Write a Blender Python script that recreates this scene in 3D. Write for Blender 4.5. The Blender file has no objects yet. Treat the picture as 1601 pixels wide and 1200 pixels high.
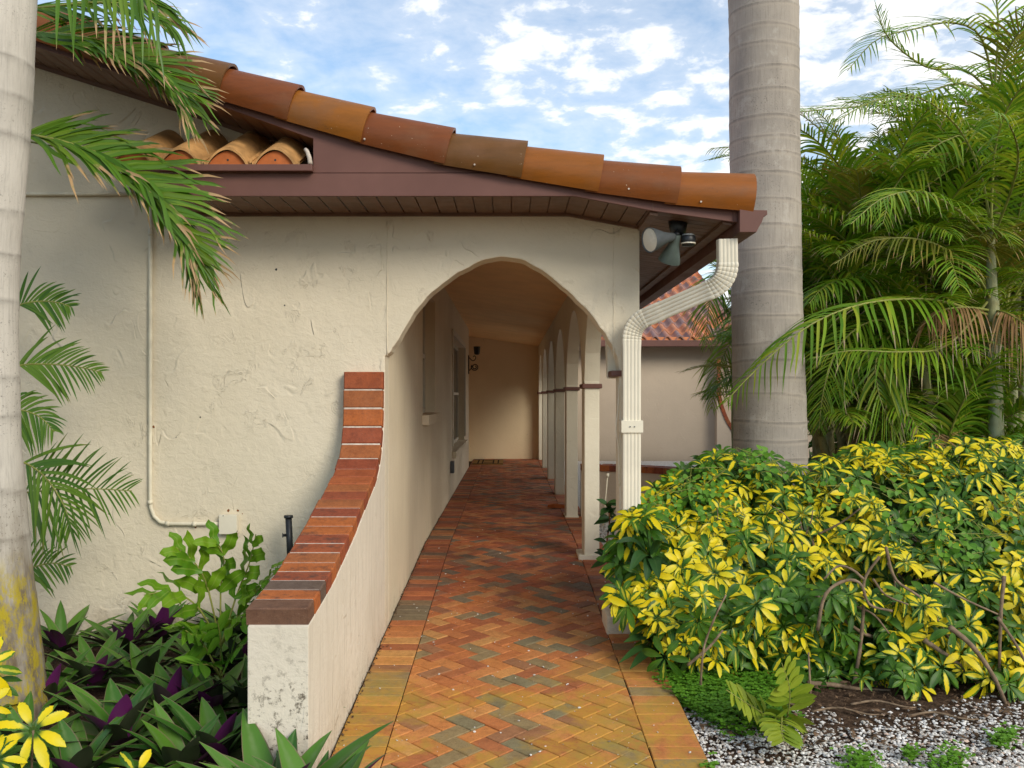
import bpy, bmesh, math, random
from mathutils import Vector, Matrix
import mathutils.noise as mnoise
R = random.Random(7)
sc = bpy.context.scene
COL = sc.collection
F = 1400.0; CX = 796.0; CY = 621.0; H = 1.2
def P(px, py, Y):
    return Vector(((px-CX)/F*Y, Y, H-(py-CY)/F*Y))
def XZ(px, py, Y):
    return ((px-CX)/F*Y, H-(py-CY)/F*Y)
def ramp(y):
    return 0.0 if y >= 7.4 else -0.05*(7.4-max(y, 2.0))
def lerp(a, b, t): return a+(b-a)*t
def clamp(x, a=0.0, b=1.0): return max(a, min(b, x))

# ------------------------------------------------------------------ mesh helper
class MB:
    def __init__(s):
        s.v = []; s.f = []; s.s = []; s.t = []; s.r = []; s.m = []
    def vert(s, p, a=0.0, b=0.0, r=0.0):
        s.v.append((p[0], p[1], p[2])); s.s.append(a); s.t.append(b); s.r.append(r)
        return len(s.v)-1
    def face(s, *idx, m=0):
        s.f.append(tuple(idx)); s.m.append(m)
    def box(s, lo, hi, r=0.0, m=0, bev=0.0):
        x0, y0, z0 = lo; x1, y1, z1 = hi
        i = [s.vert(p, r=r) for p in ((x0,y0,z0),(x1,y0,z0),(x1,y1,z0),(x0,y1,z0),(x0,y0,z1),(x1,y0,z1),(x1,y1,z1),(x0,y1,z1))]
        for q in ((3,2,1,0),(4,5,6,7),(0,1,5,4),(1,2,6,5),(2,3,7,6),(3,0,4,7)):
            s.face(*[i[k] for k in q], m=m)
    def grid(s, rows, closed=False, r=0.0, m=0):
        ids = []
        n = len(rows)
        for a, row in enumerate(rows):
            ids.append([s.vert(p, b/(max(1, len(row)-1)), a/(max(1, n-1)), r) for b, p in enumerate(row)])
        for a in range(n-1):
            w = len(rows[a])
            for b in range(w if closed else w-1):
                c = (b+1) % w
                s.face(ids[a][b], ids[a][c], ids[a+1][c], ids[a+1][b], m=m)
        return ids
    def tube(s, pts, rad, n=8, r=0.0, m=0, cap=True):
        pts = [Vector(p) for p in pts]
        rows = []
        t0 = (pts[1]-pts[0]).normalized()
        ref = Vector((0,0,1)) if abs(t0.z) < 0.9 else Vector((0,1,0))
        u = t0.cross(ref).normalized()
        for i, p in enumerate(pts):
            t = (pts[min(i+1, len(pts)-1)]-pts[max(i-1, 0)]).normalized()
            u = (u - t*u.dot(t)).normalized(); w = t.cross(u)
            rr = rad(i/(len(pts)-1)) if callable(rad) else rad
            rows.append([p + (u*math.cos(a)+w*math.sin(a))*rr for a in (2*math.pi*k/n for k in range(n))])
        ids = s.grid(rows, closed=True, r=r, m=m)
        if cap:
            s.face(*reversed(ids[0]), m=m); s.face(*ids[-1], m=m)
        return ids
    def blade(s, pts, widths, nrm, r=0.0, fold=0.0, m=0):
        """leaf strip with midrib; s runs -1..1 across, t 0..1 along"""
        n = len(pts); prev = None
        for i, p in enumerate(pts):
            t = (pts[min(i+1, n-1)]-pts[max(i-1, 0)])
            side = t.cross(nrm)
            if side.length < 1e-6: side = Vector((1,0,0))
            side.normalize(); up = side.cross(t).normalized()
            w = widths[i]; tt = i/(n-1)
            a = s.vert(p - side*w + up*fold*w, -1, tt, r)
            b = s.vert(p, 0, tt, r)
            c = s.vert(p + side*w + up*fold*w, 1, tt, r)
            if prev:
                s.face(prev[0], prev[1], b, a, m=m); s.face(prev[1], prev[2], c, b, m=m)
            prev = (a, b, c)
    def strip(s, pts, widths, nrm, r=0.0, m=0):
        n = len(pts); prev = None
        for i, p in enumerate(pts):
            t = (pts[min(i+1, n-1)]-pts[max(i-1, 0)])
            side = t.cross(nrm)
            if side.length < 1e-6: side = Vector((1,0,0))
            side.normalize(); w = widths[i]; tt = i/(n-1)
            a = s.vert(p - side*w, -1, tt, r); c = s.vert(p + side*w, 1, tt, r)
            if prev: s.face(prev[0], prev[1], c, a, m=m)
            prev = (a, c)
    def build(s, name, mats, parent=None, smooth=None):
        if smooth is None: smooth = name in ('foliage', 'frond', 'boat_lily', 'strap_leaf_plant')
        me = bpy.data.meshes.new(name)
        me.from_pydata(s.v, [], s.f)
        if not isinstance(mats, (list, tuple)): mats = [mats]
        for mt in mats: me.materials.append(mt)
        for nm, arr in (('ls', s.s), ('lt', s.t), ('rnd', s.r)):
            at = me.attributes.new(nm, 'FLOAT', 'POINT'); at.data.foreach_set('value', arr)
        me.polygons.foreach_set('material_index', s.m)
        me.polygons.foreach_set('use_smooth', [smooth]*len(s.f))
        me.update()
        o = bpy.data.objects.new(name, me); COL.objects.link(o)
        if parent: o.parent = parent
        return o

def prism(name, poly, y0, y1, mat, parent=None, bevel=0.0, axis='Y', jitter=0.0):
    """polygon (a,b) extruded: axis Y -> (x=a,z=b); axis X -> (y=a,z=b); axis Z -> (x=a,y=b)"""
    def mk(a, b, d):
        return {'Y': (a, d, b), 'X': (d, a, b), 'Z': (a, b, d)}[axis]
    bm = bmesh.new()
    A = [bm.verts.new(mk(a, b, y0)) for a, b in poly]
    B = [bm.verts.new(mk(a, b, y1)) for a, b in poly]
    n = len(poly)
    f1 = bm.faces.new(A); f2 = bm.faces.new(list(reversed(B)))
    for i in range(n):
        bm.faces.new((A[i], B[i], B[(i+1) % n], A[(i+1) % n]))
    bmesh.ops.recalc_face_normals(bm, faces=bm.faces)
    if bevel:
        ed = [e for e in bm.edges if e.calc_length() > 0.002 and (e in set(f1.edges) or e in set(f2.edges))]
        bmesh.ops.bevel(bm, geom=ed, offset=bevel, segments=2, affect='EDGES', profile=0.6, clamp_overlap=True)
    bmesh.ops.triangulate(bm, faces=[f for f in bm.faces if len(f.verts) > 4])
    me = bpy.data.meshes.new(name); bm.to_mesh(me); bm.free()
    me.materials.append(mat)
    o = bpy.data.objects.new(name, me); COL.objects.link(o)
    if parent: o.parent = parent
    return o

def bevbox(name, lo, hi, mat, parent=None, bev=0.006):
    bm = bmesh.new(); bmesh.ops.create_cube(bm, size=1.0)
    c = [(a+b)/2 for a, b in zip(lo, hi)]; d = [b-a for a, b in zip(lo, hi)]
    for v in bm.verts: v.co = Vector((c[0]+v.co.x*d[0], c[1]+v.co.y*d[1], c[2]+v.co.z*d[2]))
    if bev: bmesh.ops.bevel(bm, geom=bm.edges[:], offset=min(bev, min(d)*0.4), segments=2, affect='EDGES', profile=0.6)
    me = bpy.data.meshes.new(name); bm.to_mesh(me); bm.free(); me.materials.append(mat)
    o = bpy.data.objects.new(name, me); COL.objects.link(o)
    if parent: o.parent = parent
    return o

def spline(pts, n):
    pts = [Vector(p) for p in pts]; out = []
    ext = [pts[0]*2-pts[1]] + pts + [pts[-1]*2-pts[-2]]
    segs = len(pts)-1
    for i in range(n):
        u = i/(n-1)*segs; k = min(int(u), segs-1); t = u-k
        a, b, c, d = ext[k], ext[k+1], ext[k+2], ext[k+3]
        out.append(0.5*((2*b)+(c-a)*t+(2*a-5*b+4*c-d)*t*t+(3*b-a-3*c+d)*t**3))
    return out

def empty(name, loc=(0,0,0)):
    o = bpy.data.objects.new(name, None); COL.objects.link(o); o.empty_display_size = 0.1
    return o            # parts are authored in world space, so the root sits at the origin
def tag(o, label, cat, group=None):
    o['label'] = label; o['category'] = cat
    if group: o['group'] = group
    return o

# ------------------------------------------------------------------ materials
def newmat(name):
    m = bpy.data.materials.new(name); m.use_nodes = True
    nt = m.node_tree; nt.nodes.clear()
    out = nt.nodes.new('ShaderNodeOutputMaterial')
    return m, nt, out
class N:
    def __init__(s, nt): s.nt = nt
    def node(s, typ, **kw):
        n = s.nt.nodes.new(typ)
        for k, v in kw.items(): setattr(n, k, v)
        return n
    def link(s, a, b): s.nt.links.new(a, b)
    def val(s, sock, v):
        if hasattr(v, 'is_output'): s.link(v, sock)
        else: sock.default_value = v
    def pos(s): return s.node('ShaderNodeNewGeometry').outputs['Position']
    def attr(s, nm): return s.node('ShaderNodeAttribute', attribute_name=nm).outputs['Fac']
    def mapping(s, vec, scale=(1,1,1), rot=(0,0,0), loc=(0,0,0)):
        n = s.node('ShaderNodeMapping'); s.link(vec, n.inputs['Vector'])
        n.inputs['Scale'].default_value = scale; n.inputs['Rotation'].default_value = rot; n.inputs['Location'].default_value = loc
        return n.outputs['Vector']
    def noise(s, vec, scale, detail=4, rough=0.55, dist=0.0):
        n = s.node('ShaderNodeTexNoise'); s.link(vec, n.inputs['Vector'])
        n.inputs['Scale'].default_value = scale; n.inputs['Detail'].default_value = detail
        n.inputs['Roughness'].default_value = rough; n.inputs['Distortion'].default_value = dist
        return n.outputs['Fac']
    def ramp(s, fac, stops, interp='LINEAR'):
        n = s.node('ShaderNodeValToRGB'); s.link(fac, n.inputs['Fac']); cr = n.color_ramp; cr.interpolation = interp
        while len(cr.elements) < len(stops): cr.elements.new(0.5)
        for e, (p, c) in zip(cr.elements, stops):
            e.position = p; e.color = (c, c, c, 1) if isinstance(c, (int, float)) else (*c, 1)
        return n.outputs['Color']
    def mix(s, fac, a, b, typ='MIX'):
        n = s.node('ShaderNodeMix', data_type='RGBA', blend_type=typ)
        s.val(n.inputs[0], fac)
        for sock, v in ((n.inputs[6], a), (n.inputs[7], b)):
            if hasattr(v, 'is_output'): s.link(v, sock)
            else: sock.default_value = (*v, 1) if len(v) == 3 else v
        return n.outputs[2]
    def math(s, op, a, b=0.0, c=0.0, cl=False):
        n = s.node('ShaderNodeMath', operation=op, use_clamp=cl)
        s.val(n.inputs[0], a); s.val(n.inputs[1], b)
        if op in ('MULTIPLY_ADD', 'SMOOTH_MIN', 'COMPARE'): s.val(n.inputs[2], c)
        return n.outputs[0]
    def mapr(s, v, a, b, c=0.0, d=1.0, smooth=True):
        n = s.node('ShaderNodeMapRange', interpolation_type='SMOOTHSTEP' if smooth else 'LINEAR')
        s.link(v, n.inputs[0])
        for i, x in zip((1,2,3,4), (a,b,c,d)): n.inputs[i].default_value = x
        return n.outputs[0]
    def xyz(s, v):
        n = s.node('ShaderNodeSeparateXYZ'); s.link(v, n.inputs[0]); return n.outputs
    def bump(s, h, strength=0.5, dist=0.01, nrm=None):
        n = s.node('ShaderNodeBump'); s.link(h, n.inputs['Height'])
        n.inputs['Strength'].default_value = strength; n.inputs['Distance'].default_value = dist
        if nrm is not None: s.link(nrm, n.inputs['Normal'])
        return n.outputs['Normal']
    def bsdf(s, out, color, rough=0.8, normal=None, spec=0.5, metallic=0.0, coat=0.0):
        b = s.node('ShaderNodeBsdfPrincipled')
        if hasattr(color, 'is_output'): s.link(color, b.inputs['Base Color'])
        else: b.inputs['Base Color'].default_value = (*color, 1)
        s.val(b.inputs['Roughness'], rough)
        b.inputs['Specular IOR Level'].default_value = spec; b.inputs['Metallic'].default_value = metallic
        b.inputs['Coat Weight'].default_value = coat; b.inputs['Coat Roughness'].default_value = 0.25
        if normal is not None: s.link(normal, b.inputs['Normal'])
        if out is not None: s.link(b.outputs[0], out.inputs['Surface'])
        return b

def stucco(name, base, base2, bump=0.6, streak=0.0, grime=0.0, fine=1.0, rust=False):
    m, nt, out = newmat(name); n = N(nt); p = n.pos()
    # broad trowel passes: overlapping flat lumps with crisp ridges where they end
    a = n.noise(n.mapping(p, (1.0, 1.0, 0.75)), 3.4, 2, 0.45, 0.7)
    brk = n.mapr(n.noise(n.mapping(p, (1,1,1), loc=(4,2,9)), 6.5, 2, 0.5), 0.50, 0.58)
    brk2 = n.mapr(n.noise(n.mapping(p, (1,1,1), loc=(1,7,3)), 9.0, 2, 0.5), 0.52, 0.60)
    ridge = n.ramp(a, [(0.0, 0.5), (0.40, 0.5), (0.47, 0.72), (0.485, 0.28), (0.53, 0.45), (0.60, 0.5), (0.655, 0.62), (0.665, 0.40), (1.0, 0.5)])
    b = n.noise(p, 11, 6, 0.6, 0.8)
    ridge2 = n.ramp(b, [(0.0, 0.5), (0.53, 0.5), (0.60, 0.66), (0.615, 0.42), (0.7, 0.5), (1, 0.5)])
    c = n.noise(p, 130, 3, 0.6)
    gate = n.mapr(n.noise(p, 1.5, 3, 0.5), 0.38, 0.60, 0.25, 1.0)
    h = n.math('ADD', n.math('MULTIPLY', n.math('SUBTRACT', ridge, 0.5), n.math('MULTIPLY', n.math('MULTIPLY', gate, brk), 1.25)), n.math('MULTIPLY', n.math('SUBTRACT', ridge2, 0.5), n.math('MULTIPLY', n.math('MULTIPLY', gate, brk2), 1.1)))
    h = n.math('ADD', h, n.math('MULTIPLY', c, 0.12*fine))
    h = n.math('ADD', h, n.math('MULTIPLY', n.noise(n.mapping(p, (1,1,1.4)), 21, 4, 0.6, 0.6), 0.42))
    h = n.math('ADD', h, n.math('MULTIPLY', n.noise(n.mapping(p, (1,1,0.7)), 7, 3, 0.5, 0.8), 0.50))
    h = n.math('ADD', h, n.math('MULTIPLY', n.noise(p, 2.2, 2), 0.8))
    nr = n.bump(h, bump, 0.012)
    col = n.mix(n.mapr(n.noise(p, 1.1, 5, 0.6), 0.35, 0.7), base, base2)
    col = n.mix(n.math('MULTIPLY', n.mapr(n.noise(p, 9, 5, 0.7), 0.58, 0.8), 0.25), col, [x*0.7 for x in base])
    # pin holes and chips
    vo = n.node('ShaderNodeTexVoronoi'); n.link(p, vo.inputs['Vector']); vo.inputs['Scale'].default_value = 5.0
    hole = n.math('MULTIPLY', n.mapr(vo.outputs['Distance'], 0.030, 0.018), n.mapr(n.noise(p, 0.9, 1), 0.50, 0.56))
    col = n.mix(n.math('MULTIPLY', hole, 0.8), col, (0.05, 0.045, 0.035))
    zz = n.math('ADD', n.xyz(p)[2], n.math('MULTIPLY', n.noise(p, 9, 5, 0.7), 0.5))
    col = n.mix(n.math('MULTIPLY', n.mapr(zz, 0.30, 0.0), n.mapr(n.noise(p, 45, 4, 0.75), 0.42, 0.66, 0.1, 0.6)), col, (0.22, 0.16, 0.10))
    if streak:
        nx = n.mapr(n.math('ABSOLUTE', n.xyz(n.node('ShaderNodeNewGeometry').outputs['Normal'])[0]), 0.3, 0.8, 0.12, 1.0)
        st = n.noise(n.mapping(p, (16, 16, 1.1)), 3.0, 5, 0.65, 0.3)
        col = n.mix(n.math('MULTIPLY', n.math('MULTIPLY', n.mapr(st, 0.42, 0.75), streak), nx), col, (0.30, 0.25, 0.19))
        st2 = n.noise(n.mapping(p, (30, 30, 1.4)), 2.0, 3, 0.6)
        col = n.mix(n.math('MULTIPLY', n.mapr(st2, 0.6, 0.8), streak*0.8), col, (0.82, 0.76, 0.68))
    if grime:
        z = n.xyz(p)[2]
        g = n.math('MULTIPLY', n.mapr(n.noise(p, 24, 6, 0.78), 0.51, 0.62), n.mapr(n.math('ADD', z, n.math('MULTIPLY', n.noise(p, 5, 3), 0.6)), 0.75, 0.25))
        nx2 = n.mapr(n.math('ABSOLUTE', n.xyz(n.node('ShaderNodeNewGeometry').outputs['Normal'])[0]), 0.5, 0.2)
        g = n.math('MULTIPLY', g, nx2)
        col = n.mix(n.math('MULTIPLY', g, grime), col, (0.09, 0.07, 0.045))
    n.bsdf(out, col, 0.88, nr, 0.25)
    return m
def plain(name, c, rough=0.5, spec=0.5, var=0.12, scale=8, bump=0.0, bscale=60, metallic=0.0, coat=0.0):
    m, nt, out = newmat(name); n = N(nt); p = n.pos()
    col = n.mix(n.mapr(n.noise(p, scale, 4, 0.6), 0.3, 0.75), [x*(1-var) for x in c], [min(1, x*(1+var)) for x in c])
    nr = n.bump(n.noise(p, bscale, 3), bump, 0.004) if bump else None
    n.bsdf(out, col, n.mapr(n.noise(p, scale*2.3, 3), 0.2, 0.8, rough*0.85, min(1, rough*1.15)), nr, spec, metallic, coat)
    return m

M_WALL = stucco('stucco_cream', (0.72, 0.635, 0.485), (0.66, 0.58, 0.435), 0.9)
M_WING = stucco('stucco_wing', (0.74, 0.665, 0.545), (0.67, 0.60, 0.48), 0.55, streak=0.28, grime=1.0)
M_SIDE = stucco('stucco_side', (0.74, 0.64, 0.47), (0.67, 0.57, 0.41), 0.35, streak=0.18, fine=2.0)
M_BACK = stucco('stucco_tan', (0.80, 0.64, 0.42), (0.75, 0.59, 0.38), 0.3, fine=2.0)
M_FAR = stucco('stucco_pink', (0.60, 0.49, 0.37), (0.55, 0.445, 0.335), 0.3, fine=2.0)
M_COLM = stucco('stucco_column', (0.78, 0.72, 0.57), (0.71, 0.65, 0.51), 0.4, streak=0.15, fine=2.0)
M_CEIL = plain('ceiling_paint', (0.86, 0.59, 0.31), 0.8, 0.2, 0.06, 3, 0.15, 90)
M_BROWN = plain('brown_metal', (0.165, 0.080, 0.064), 0.5, 0.18, 0.10, 2.5)
M_SOFFIT = plain('soffit_brown', (0.17, 0.088, 0.052), 0.5, 0.4, 0.15, 6)
M_CREAM = plain('cream_metal', (0.74, 0.68, 0.54), 0.38, 0.5, 0.05, 7)
M_CONDUIT = plain('conduit_paint', (0.70, 0.64, 0.49), 0.5, 0.4, 0.10, 12)
M_BLACK = plain('black_plastic', (0.018, 0.020, 0.022), 0.45, 0.5, 0.2, 20)
M_IRON = plain('wrought_iron', (0.015, 0.013, 0.012), 0.55, 0.5, 0.2, 20)
M_GREY = plain('grey_bronze', (0.075, 0.085, 0.088), 0.42, 0.5, 0.15, 20)
M_LENS = plain('flood_lens', (0.78, 0.72, 0.58), 0.25, 0.6, 0.05, 10)
M_SAND = plain('joint_sand', (0.045, 0.032, 0.022), 0.95, 0.1, 0.4, 30, 0.4, 200)
M_MORTAR = plain('mortar', (0.58, 0.50, 0.42), 0.9, 0.2, 0.2, 40, 0.5, 160)
M_WHITE = plain('window_paint', (0.62, 0.57, 0.46), 0.5, 0.4, 0.06, 9)
M_DOOR = plain('door_paint', (0.50, 0.43, 0.32), 0.5, 0.4, 0.08, 9)
def glass_mat():
    m, nt, out = newmat('window_glass'); n = N(nt)
    n.bsdf(out, (0.045, 0.052, 0.055), 0.06, None, 0.8); return m
M_GLASS = glass_mat()

def brick_mat(name, pal, moss=False, dark=0.0, rough=0.85):
    m, nt, out = newmat(name); n = N(nt); p = n.pos(); r = n.attr('rnd')
    col = n.ramp(r, [(i/len(pal), c) for i, c in enumerate(pal)], 'CONSTANT')
    col = n.mix(n.mapr(n.noise(p, 55, 5, 0.7), 0.35, 0.75, 0.0, 0.55), col, n.mix(1.0, col, (0.62, 0.55, 0.5), 'MULTIPLY'))
    col = n.mix(n.mapr(n.noise(p, 17, 5, 0.7), 0.42, 0.72, 0.0, 0.5), col, n.mix(1.0, col, (0.50, 0.44, 0.42), 'MULTIPLY'))
    sp = n.math('MAXIMUM', n.mapr(n.noise(p, 210, 2, 0.6), 0.60, 0.70), n.math('MULTIPLY', n.mapr(n.noise(p, 85, 3, 0.7), 0.60, 0.68), 0.7))
    col = n.mix(n.math('MULTIPLY', sp, 0.55), col, (0.07, 0.04, 0.03))
    sp2 = n.mapr(n.noise(p, 260, 2, 0.5), 0.66, 0.74)
    col = n.mix(n.math('MULTIPLY', sp2, 0.35), col, (0.55, 0.38, 0.26))
    if moss:
        x, y, z = n.xyz(p)
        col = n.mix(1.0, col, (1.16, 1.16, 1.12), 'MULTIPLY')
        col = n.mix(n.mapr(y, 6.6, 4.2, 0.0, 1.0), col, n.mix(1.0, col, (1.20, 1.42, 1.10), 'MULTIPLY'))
        big = n.noise(p, 2.3, 5, 0.62, 0.4)
        near = n.mapr(y, 5.0, 3.9)
        mask = n.math('MULTIPLY', n.mapr(n.math('ADD', n.math('ADD', big, n.math('MULTIPLY', near, 0.085)), n.math('MULTIPLY', n.mapr(n.math('ABSOLUTE', n.math('SUBTRACT', x, 0.02)), 0.15, 0.65), 0.09)), 0.575, 0.69), near)
        mask = n.math('MULTIPLY', mask, n.mapr(n.noise(p, 32, 5, 0.7), 0.28, 0.55, 0.25, 1.0))
        mc = n.mix(n.mapr(n.noise(p, 7, 4), 0.4, 0.66), (0.50, 0.27, 0.035), (0.36, 0.25, 0.04))
        col = n.mix(n.math('MULTIPLY', mask, 0.76), col, mc)
        # dark noise patches in the roofed part
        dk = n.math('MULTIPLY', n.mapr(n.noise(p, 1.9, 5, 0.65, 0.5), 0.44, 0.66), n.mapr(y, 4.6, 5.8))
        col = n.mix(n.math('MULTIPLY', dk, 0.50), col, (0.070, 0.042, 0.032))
    if dark:
        dk = n.mapr(n.noise(p, 14, 6, 0.72), 0.50, 0.66)
        z = n.xyz(p)[2]
        dk = n.math('MULTIPLY', dk, n.mapr(z, 0.85, 0.5))
        col = n.mix(n.math('MULTIPLY', dk, dark), col, (0.06, 0.035, 0.028))
    h = n.math('ADD', n.math('MULTIPLY', n.noise(p, 90, 4, 0.7), 0.7), n.math('MULTIPLY', n.noise(p, 300, 2), 0.3))
    n.bsdf(out, col, n.mapr(n.noise(p, 6, 3), 0.3, 0.7, rough*0.72, rough), n.bump(h, 0.45, 0.004), 0.35)
    return m
PAL_PATH = [(0.42,0.135,0.05),(0.43,0.145,0.06),(0.30,0.085,0.042),(0.40,0.12,0.05),(0.22,0.135,0.085),(0.46,0.175,0.07),(0.33,0.095,0.045),(0.175,0.125,0.09),(0.42,0.13,0.055),(0.26,0.10,0.06),(0.44,0.19,0.08),(0.38,0.11,0.045)]
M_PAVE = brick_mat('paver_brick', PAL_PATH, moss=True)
PAL_CAP = [(0.36,0.090,0.030),(0.31,0.075,0.030),(0.44,0.125,0.030),(0.37,0.12,0.038),(0.28,0.065,0.028),(0.41,0.11,0.034)]
M_CAP = brick_mat('cap_brick', PAL_CAP, dark=0.75)
M_CAPDK = brick_mat('cap_brick_weathered', [(0.17,0.085,0.050),(0.14,0.095,0.07),(0.20,0.075,0.045)], dark=0.3)

def tile_mat(name, pal, rough=0.36, coat=0.0):
    m, nt, out = newmat(name); n = N(nt); p = n.pos(); r = n.attr('rnd')
    col = n.ramp(r, [(i/len(pal), c) for i, c in enumerate(pal)], 'CONSTANT')
    t = n.attr('ls'); u = n.attr('lt')
    st = n.noise(n.mapping(p, (4, 22, 22)), 1.5, 4, 0.6)
    col = n.mix(n.mapr(st, 0.35, 0.7, 0.0, 0.6), col, n.mix(1.0, col, (0.72, 0.78, 0.9), 'MULTIPLY'))
    col = n.mix(n.mapr(n.noise(p, 3.5, 4, 0.6), 0.5, 0.75, 0.0, 0.6), col, (0.20, 0.095, 0.045))
    sp = n.mapr(n.noise(p, 75, 2, 0.5), 0.74, 0.78)
    col = n.mix(n.math('MULTIPLY', sp, 0.7), col, (0.6, 0.5, 0.36))
    pit = n.math('MULTIPLY', n.mapr(n.noise(p, 60, 5, 0.75), 0.60, 0.70), n.mapr(n.noise(p, 5, 3), 0.48, 0.62))
    col = n.mix(n.math('MULTIPLY', pit, 0.6), col, (0.07, 0.045, 0.03))
    n.bsdf(out, col, n.mapr(n.noise(p, 9, 3), 0.3, 0.7, rough*0.8, rough*1.4), n.bump(n.math('ADD', st, n.noise(p, 120, 4, 0.7)), 0.22, 0.003), 0.22, 0.0, coat)
    return m
M_TILE = tile_mat('glazed_tile', [(0.28,0.098,0.013),(0.19,0.056,0.016),(0.15,0.066,0.018),(0.27,0.088,0.013),(0.21,0.064,0.015),(0.28,0.088,0.014),(0.27,0.084,0.014),(0.16,0.058,0.018)])
M_TILE2 = tile_mat('weathered_tile', [(0.50,0.20,0.11),(0.56,0.22,0.11),(0.42,0.19,0.13),(0.33,0.19,0.16),(0.60,0.21,0.085),(0.29,0.17,0.15)], 0.6, 0.0)
M_CLAY = plain('terracotta', (0.46, 0.13, 0.035), 0.75, 0.3, 0.15, 14, 0.2, 90)
M_CLAYP = plain('clay_pale', (0.50, 0.27, 0.10), 0.65, 0.3, 0.30, 10, 0.2, 90)

# ---- foliage materials
def leaf_mat(name, colf, rough=0.36, trans=0.22, spec=0.5):
    spec *= 0.55; rough += 0.05
    m, nt, out = newmat(name); n = N(nt)
    col = colf(n)
    b = n.bsdf(None, col, rough, None, spec)
    tr = n.node('ShaderNodeBsdfTranslucent')
    tc = n.mix(1.0, col, (1.1, 1.05, 0.55), 'MULTIPLY'); n.link(tc, tr.inputs['Color'])
    mx = n.node('ShaderNodeMixShader'); mx.inputs[0].default_value = trans
    n.link(b.outputs[0], mx.inputs[1]); n.link(tr.outputs[0], mx.inputs[2]); n.link(mx.outputs[0], out.inputs['Surface'])
    return m
def palm_col(greens, brown=(0.34,0.20,0.085), b0=0.80, yellow=None):
    def f(n):
        r = n.attr('rnd'); t = n.attr('lt')
        col = n.ramp(r, [(i/len(greens), c) for i, c in enumerate(greens)])
        col = n.mix(n.mapr(t, 0.0, 0.9, 0.0, 0.35), col, n.mix(1.0, col, (0.7, 0.8, 0.6), 'MULTIPLY'))
        wob = n.math('ADD', t, n.math('MULTIPLY', n.math('SUBTRACT', n.noise(n.pos(), 14, 2), 0.5), 0.5))
        wob = n.math('ADD', wob, n.math('MULTIPLY_ADD', r, 0.36, -0.16))
        return n.mix(n.mapr(wob, b0, b0+0.10), col, brown)
    return f
M_ARECA = leaf_mat('areca_leaf', palm_col([(0.085,0.205,0.014),(0.155,0.31,0.018),(0.25,0.40,0.026),(0.115,0.25,0.018),(0.34,0.41,0.035)], (0.44,0.34,0.20), 0.93), 0.34, 0.34, 0.5)
M_ARECA_Y = leaf_mat('areca_leaf_yellow', palm_col([(0.26,0.24,0.035),(0.32,0.27,0.05),(0.20,0.22,0.035)], (0.40,0.25,0.10), 0.90), 0.38, 0.25)
M_ARECA_D = leaf_mat('areca_leaf_dry', palm_col([(0.30,0.15,0.055),(0.36,0.22,0.10),(0.24,0.12,0.05)], (0.42,0.33,0.22), 0.85), 0.6, 0.15)
M_COCO = leaf_mat('coconut_leaf', palm_col([(0.070,0.165,0.012),(0.11,0.225,0.016),(0.050,0.125,0.012),(0.15,0.25,0.022)], (0.46,0.30,0.15), 0.83), 0.30, 0.22, 0.55)
M_FERN = leaf_mat('left_palm_leaf', palm_col([(0.050,0.135,0.016),(0.085,0.185,0.022),(0.12,0.22,0.024)], (0.20,0.2,0.05), 1.02), 0.34, 0.25)
M_RACHIS = plain('rachis', (0.24, 0.25, 0.055), 0.45, 0.4, 0.25, 9)
def scheff_col(n):
    r = n.attr('rnd'); t = n.attr('lt'); s = n.math('ABSOLUTE', n.attr('ls'))
    g = n.mix(n.mapr(n.noise(n.pos(), 9, 2), 0.35, 0.65), (0.026, 0.090, 0.007), (0.080, 0.190, 0.012))
    g = n.mix(n.mapr(s, 0.10, 0.0, 0.0, 0.35, False), g, (0.16, 0.24, 0.05))
    y = n.mix(n.mapr(n.noise(n.pos(), 13, 2), 0.3, 0.7), (0.80, 0.61, 0.006), (0.66, 0.57, 0.016))
    y = n.mix(n.mapr(r, 0.45, 0.62), (0.30, 0.36, 0.045), y)
    edge = n.math('ADD', s, n.math('MULTIPLY', n.math('SUBTRACT', n.noise(n.pos(), 45, 3, 0.7), 0.5), 0.9))
    wlim = n.mapr(r, 0.30, 0.80, -0.2, 0.95, False)
    m = n.mapr(n.math('SUBTRACT', wlim, edge), -0.05, 0.08)
    m = n.math('MULTIPLY', m, n.mapr(t, 0.08, 0.28))
    return n.mix(m, g, y)
M_SCHEFF = leaf_mat('variegated_leaf', scheff_col, 0.36, 0.18, 0.50)
def rhoeo_mat():
    m, nt, out = newmat('boat_lily_leaf'); n = N(nt)
    s = n.math('ABSOLUTE', n.attr('ls')); t = n.attr('lt'); r = n.attr('rnd')
    g = n.mix(r, (0.030, 0.105, 0.014), (0.085, 0.195, 0.020))
    stripe = n.mapr(n.noise(n.mapping(n.pos(), (1,1,1)), 22, 2), 0.4, 0.7)
    g = n.mix(n.math('MULTIPLY', n.mapr(s, 0.45, 0.0), n.math('MULTIPLY_ADD', stripe, 0.35, 0.25)), g, (0.14, 0.215, 0.075))
    g = n.mix(n.mapr(s, 0.86, 1.0, 0.0, 0.8), g, (0.20, 0.12, 0.09))
    pur = n.mix(n.mapr(r, 0.45, 0.75), (0.045, 0.055, 0.030), (0.135, 0.020, 0.120))
    bf = n.node('ShaderNodeNewGeometry').outputs['Backfacing']
    col = n.mix(bf, g, pur)
    n.bsdf(out, col, 0.40, None, 0.28)
    return m
M_RHOEO = rhoeo_mat()
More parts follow.
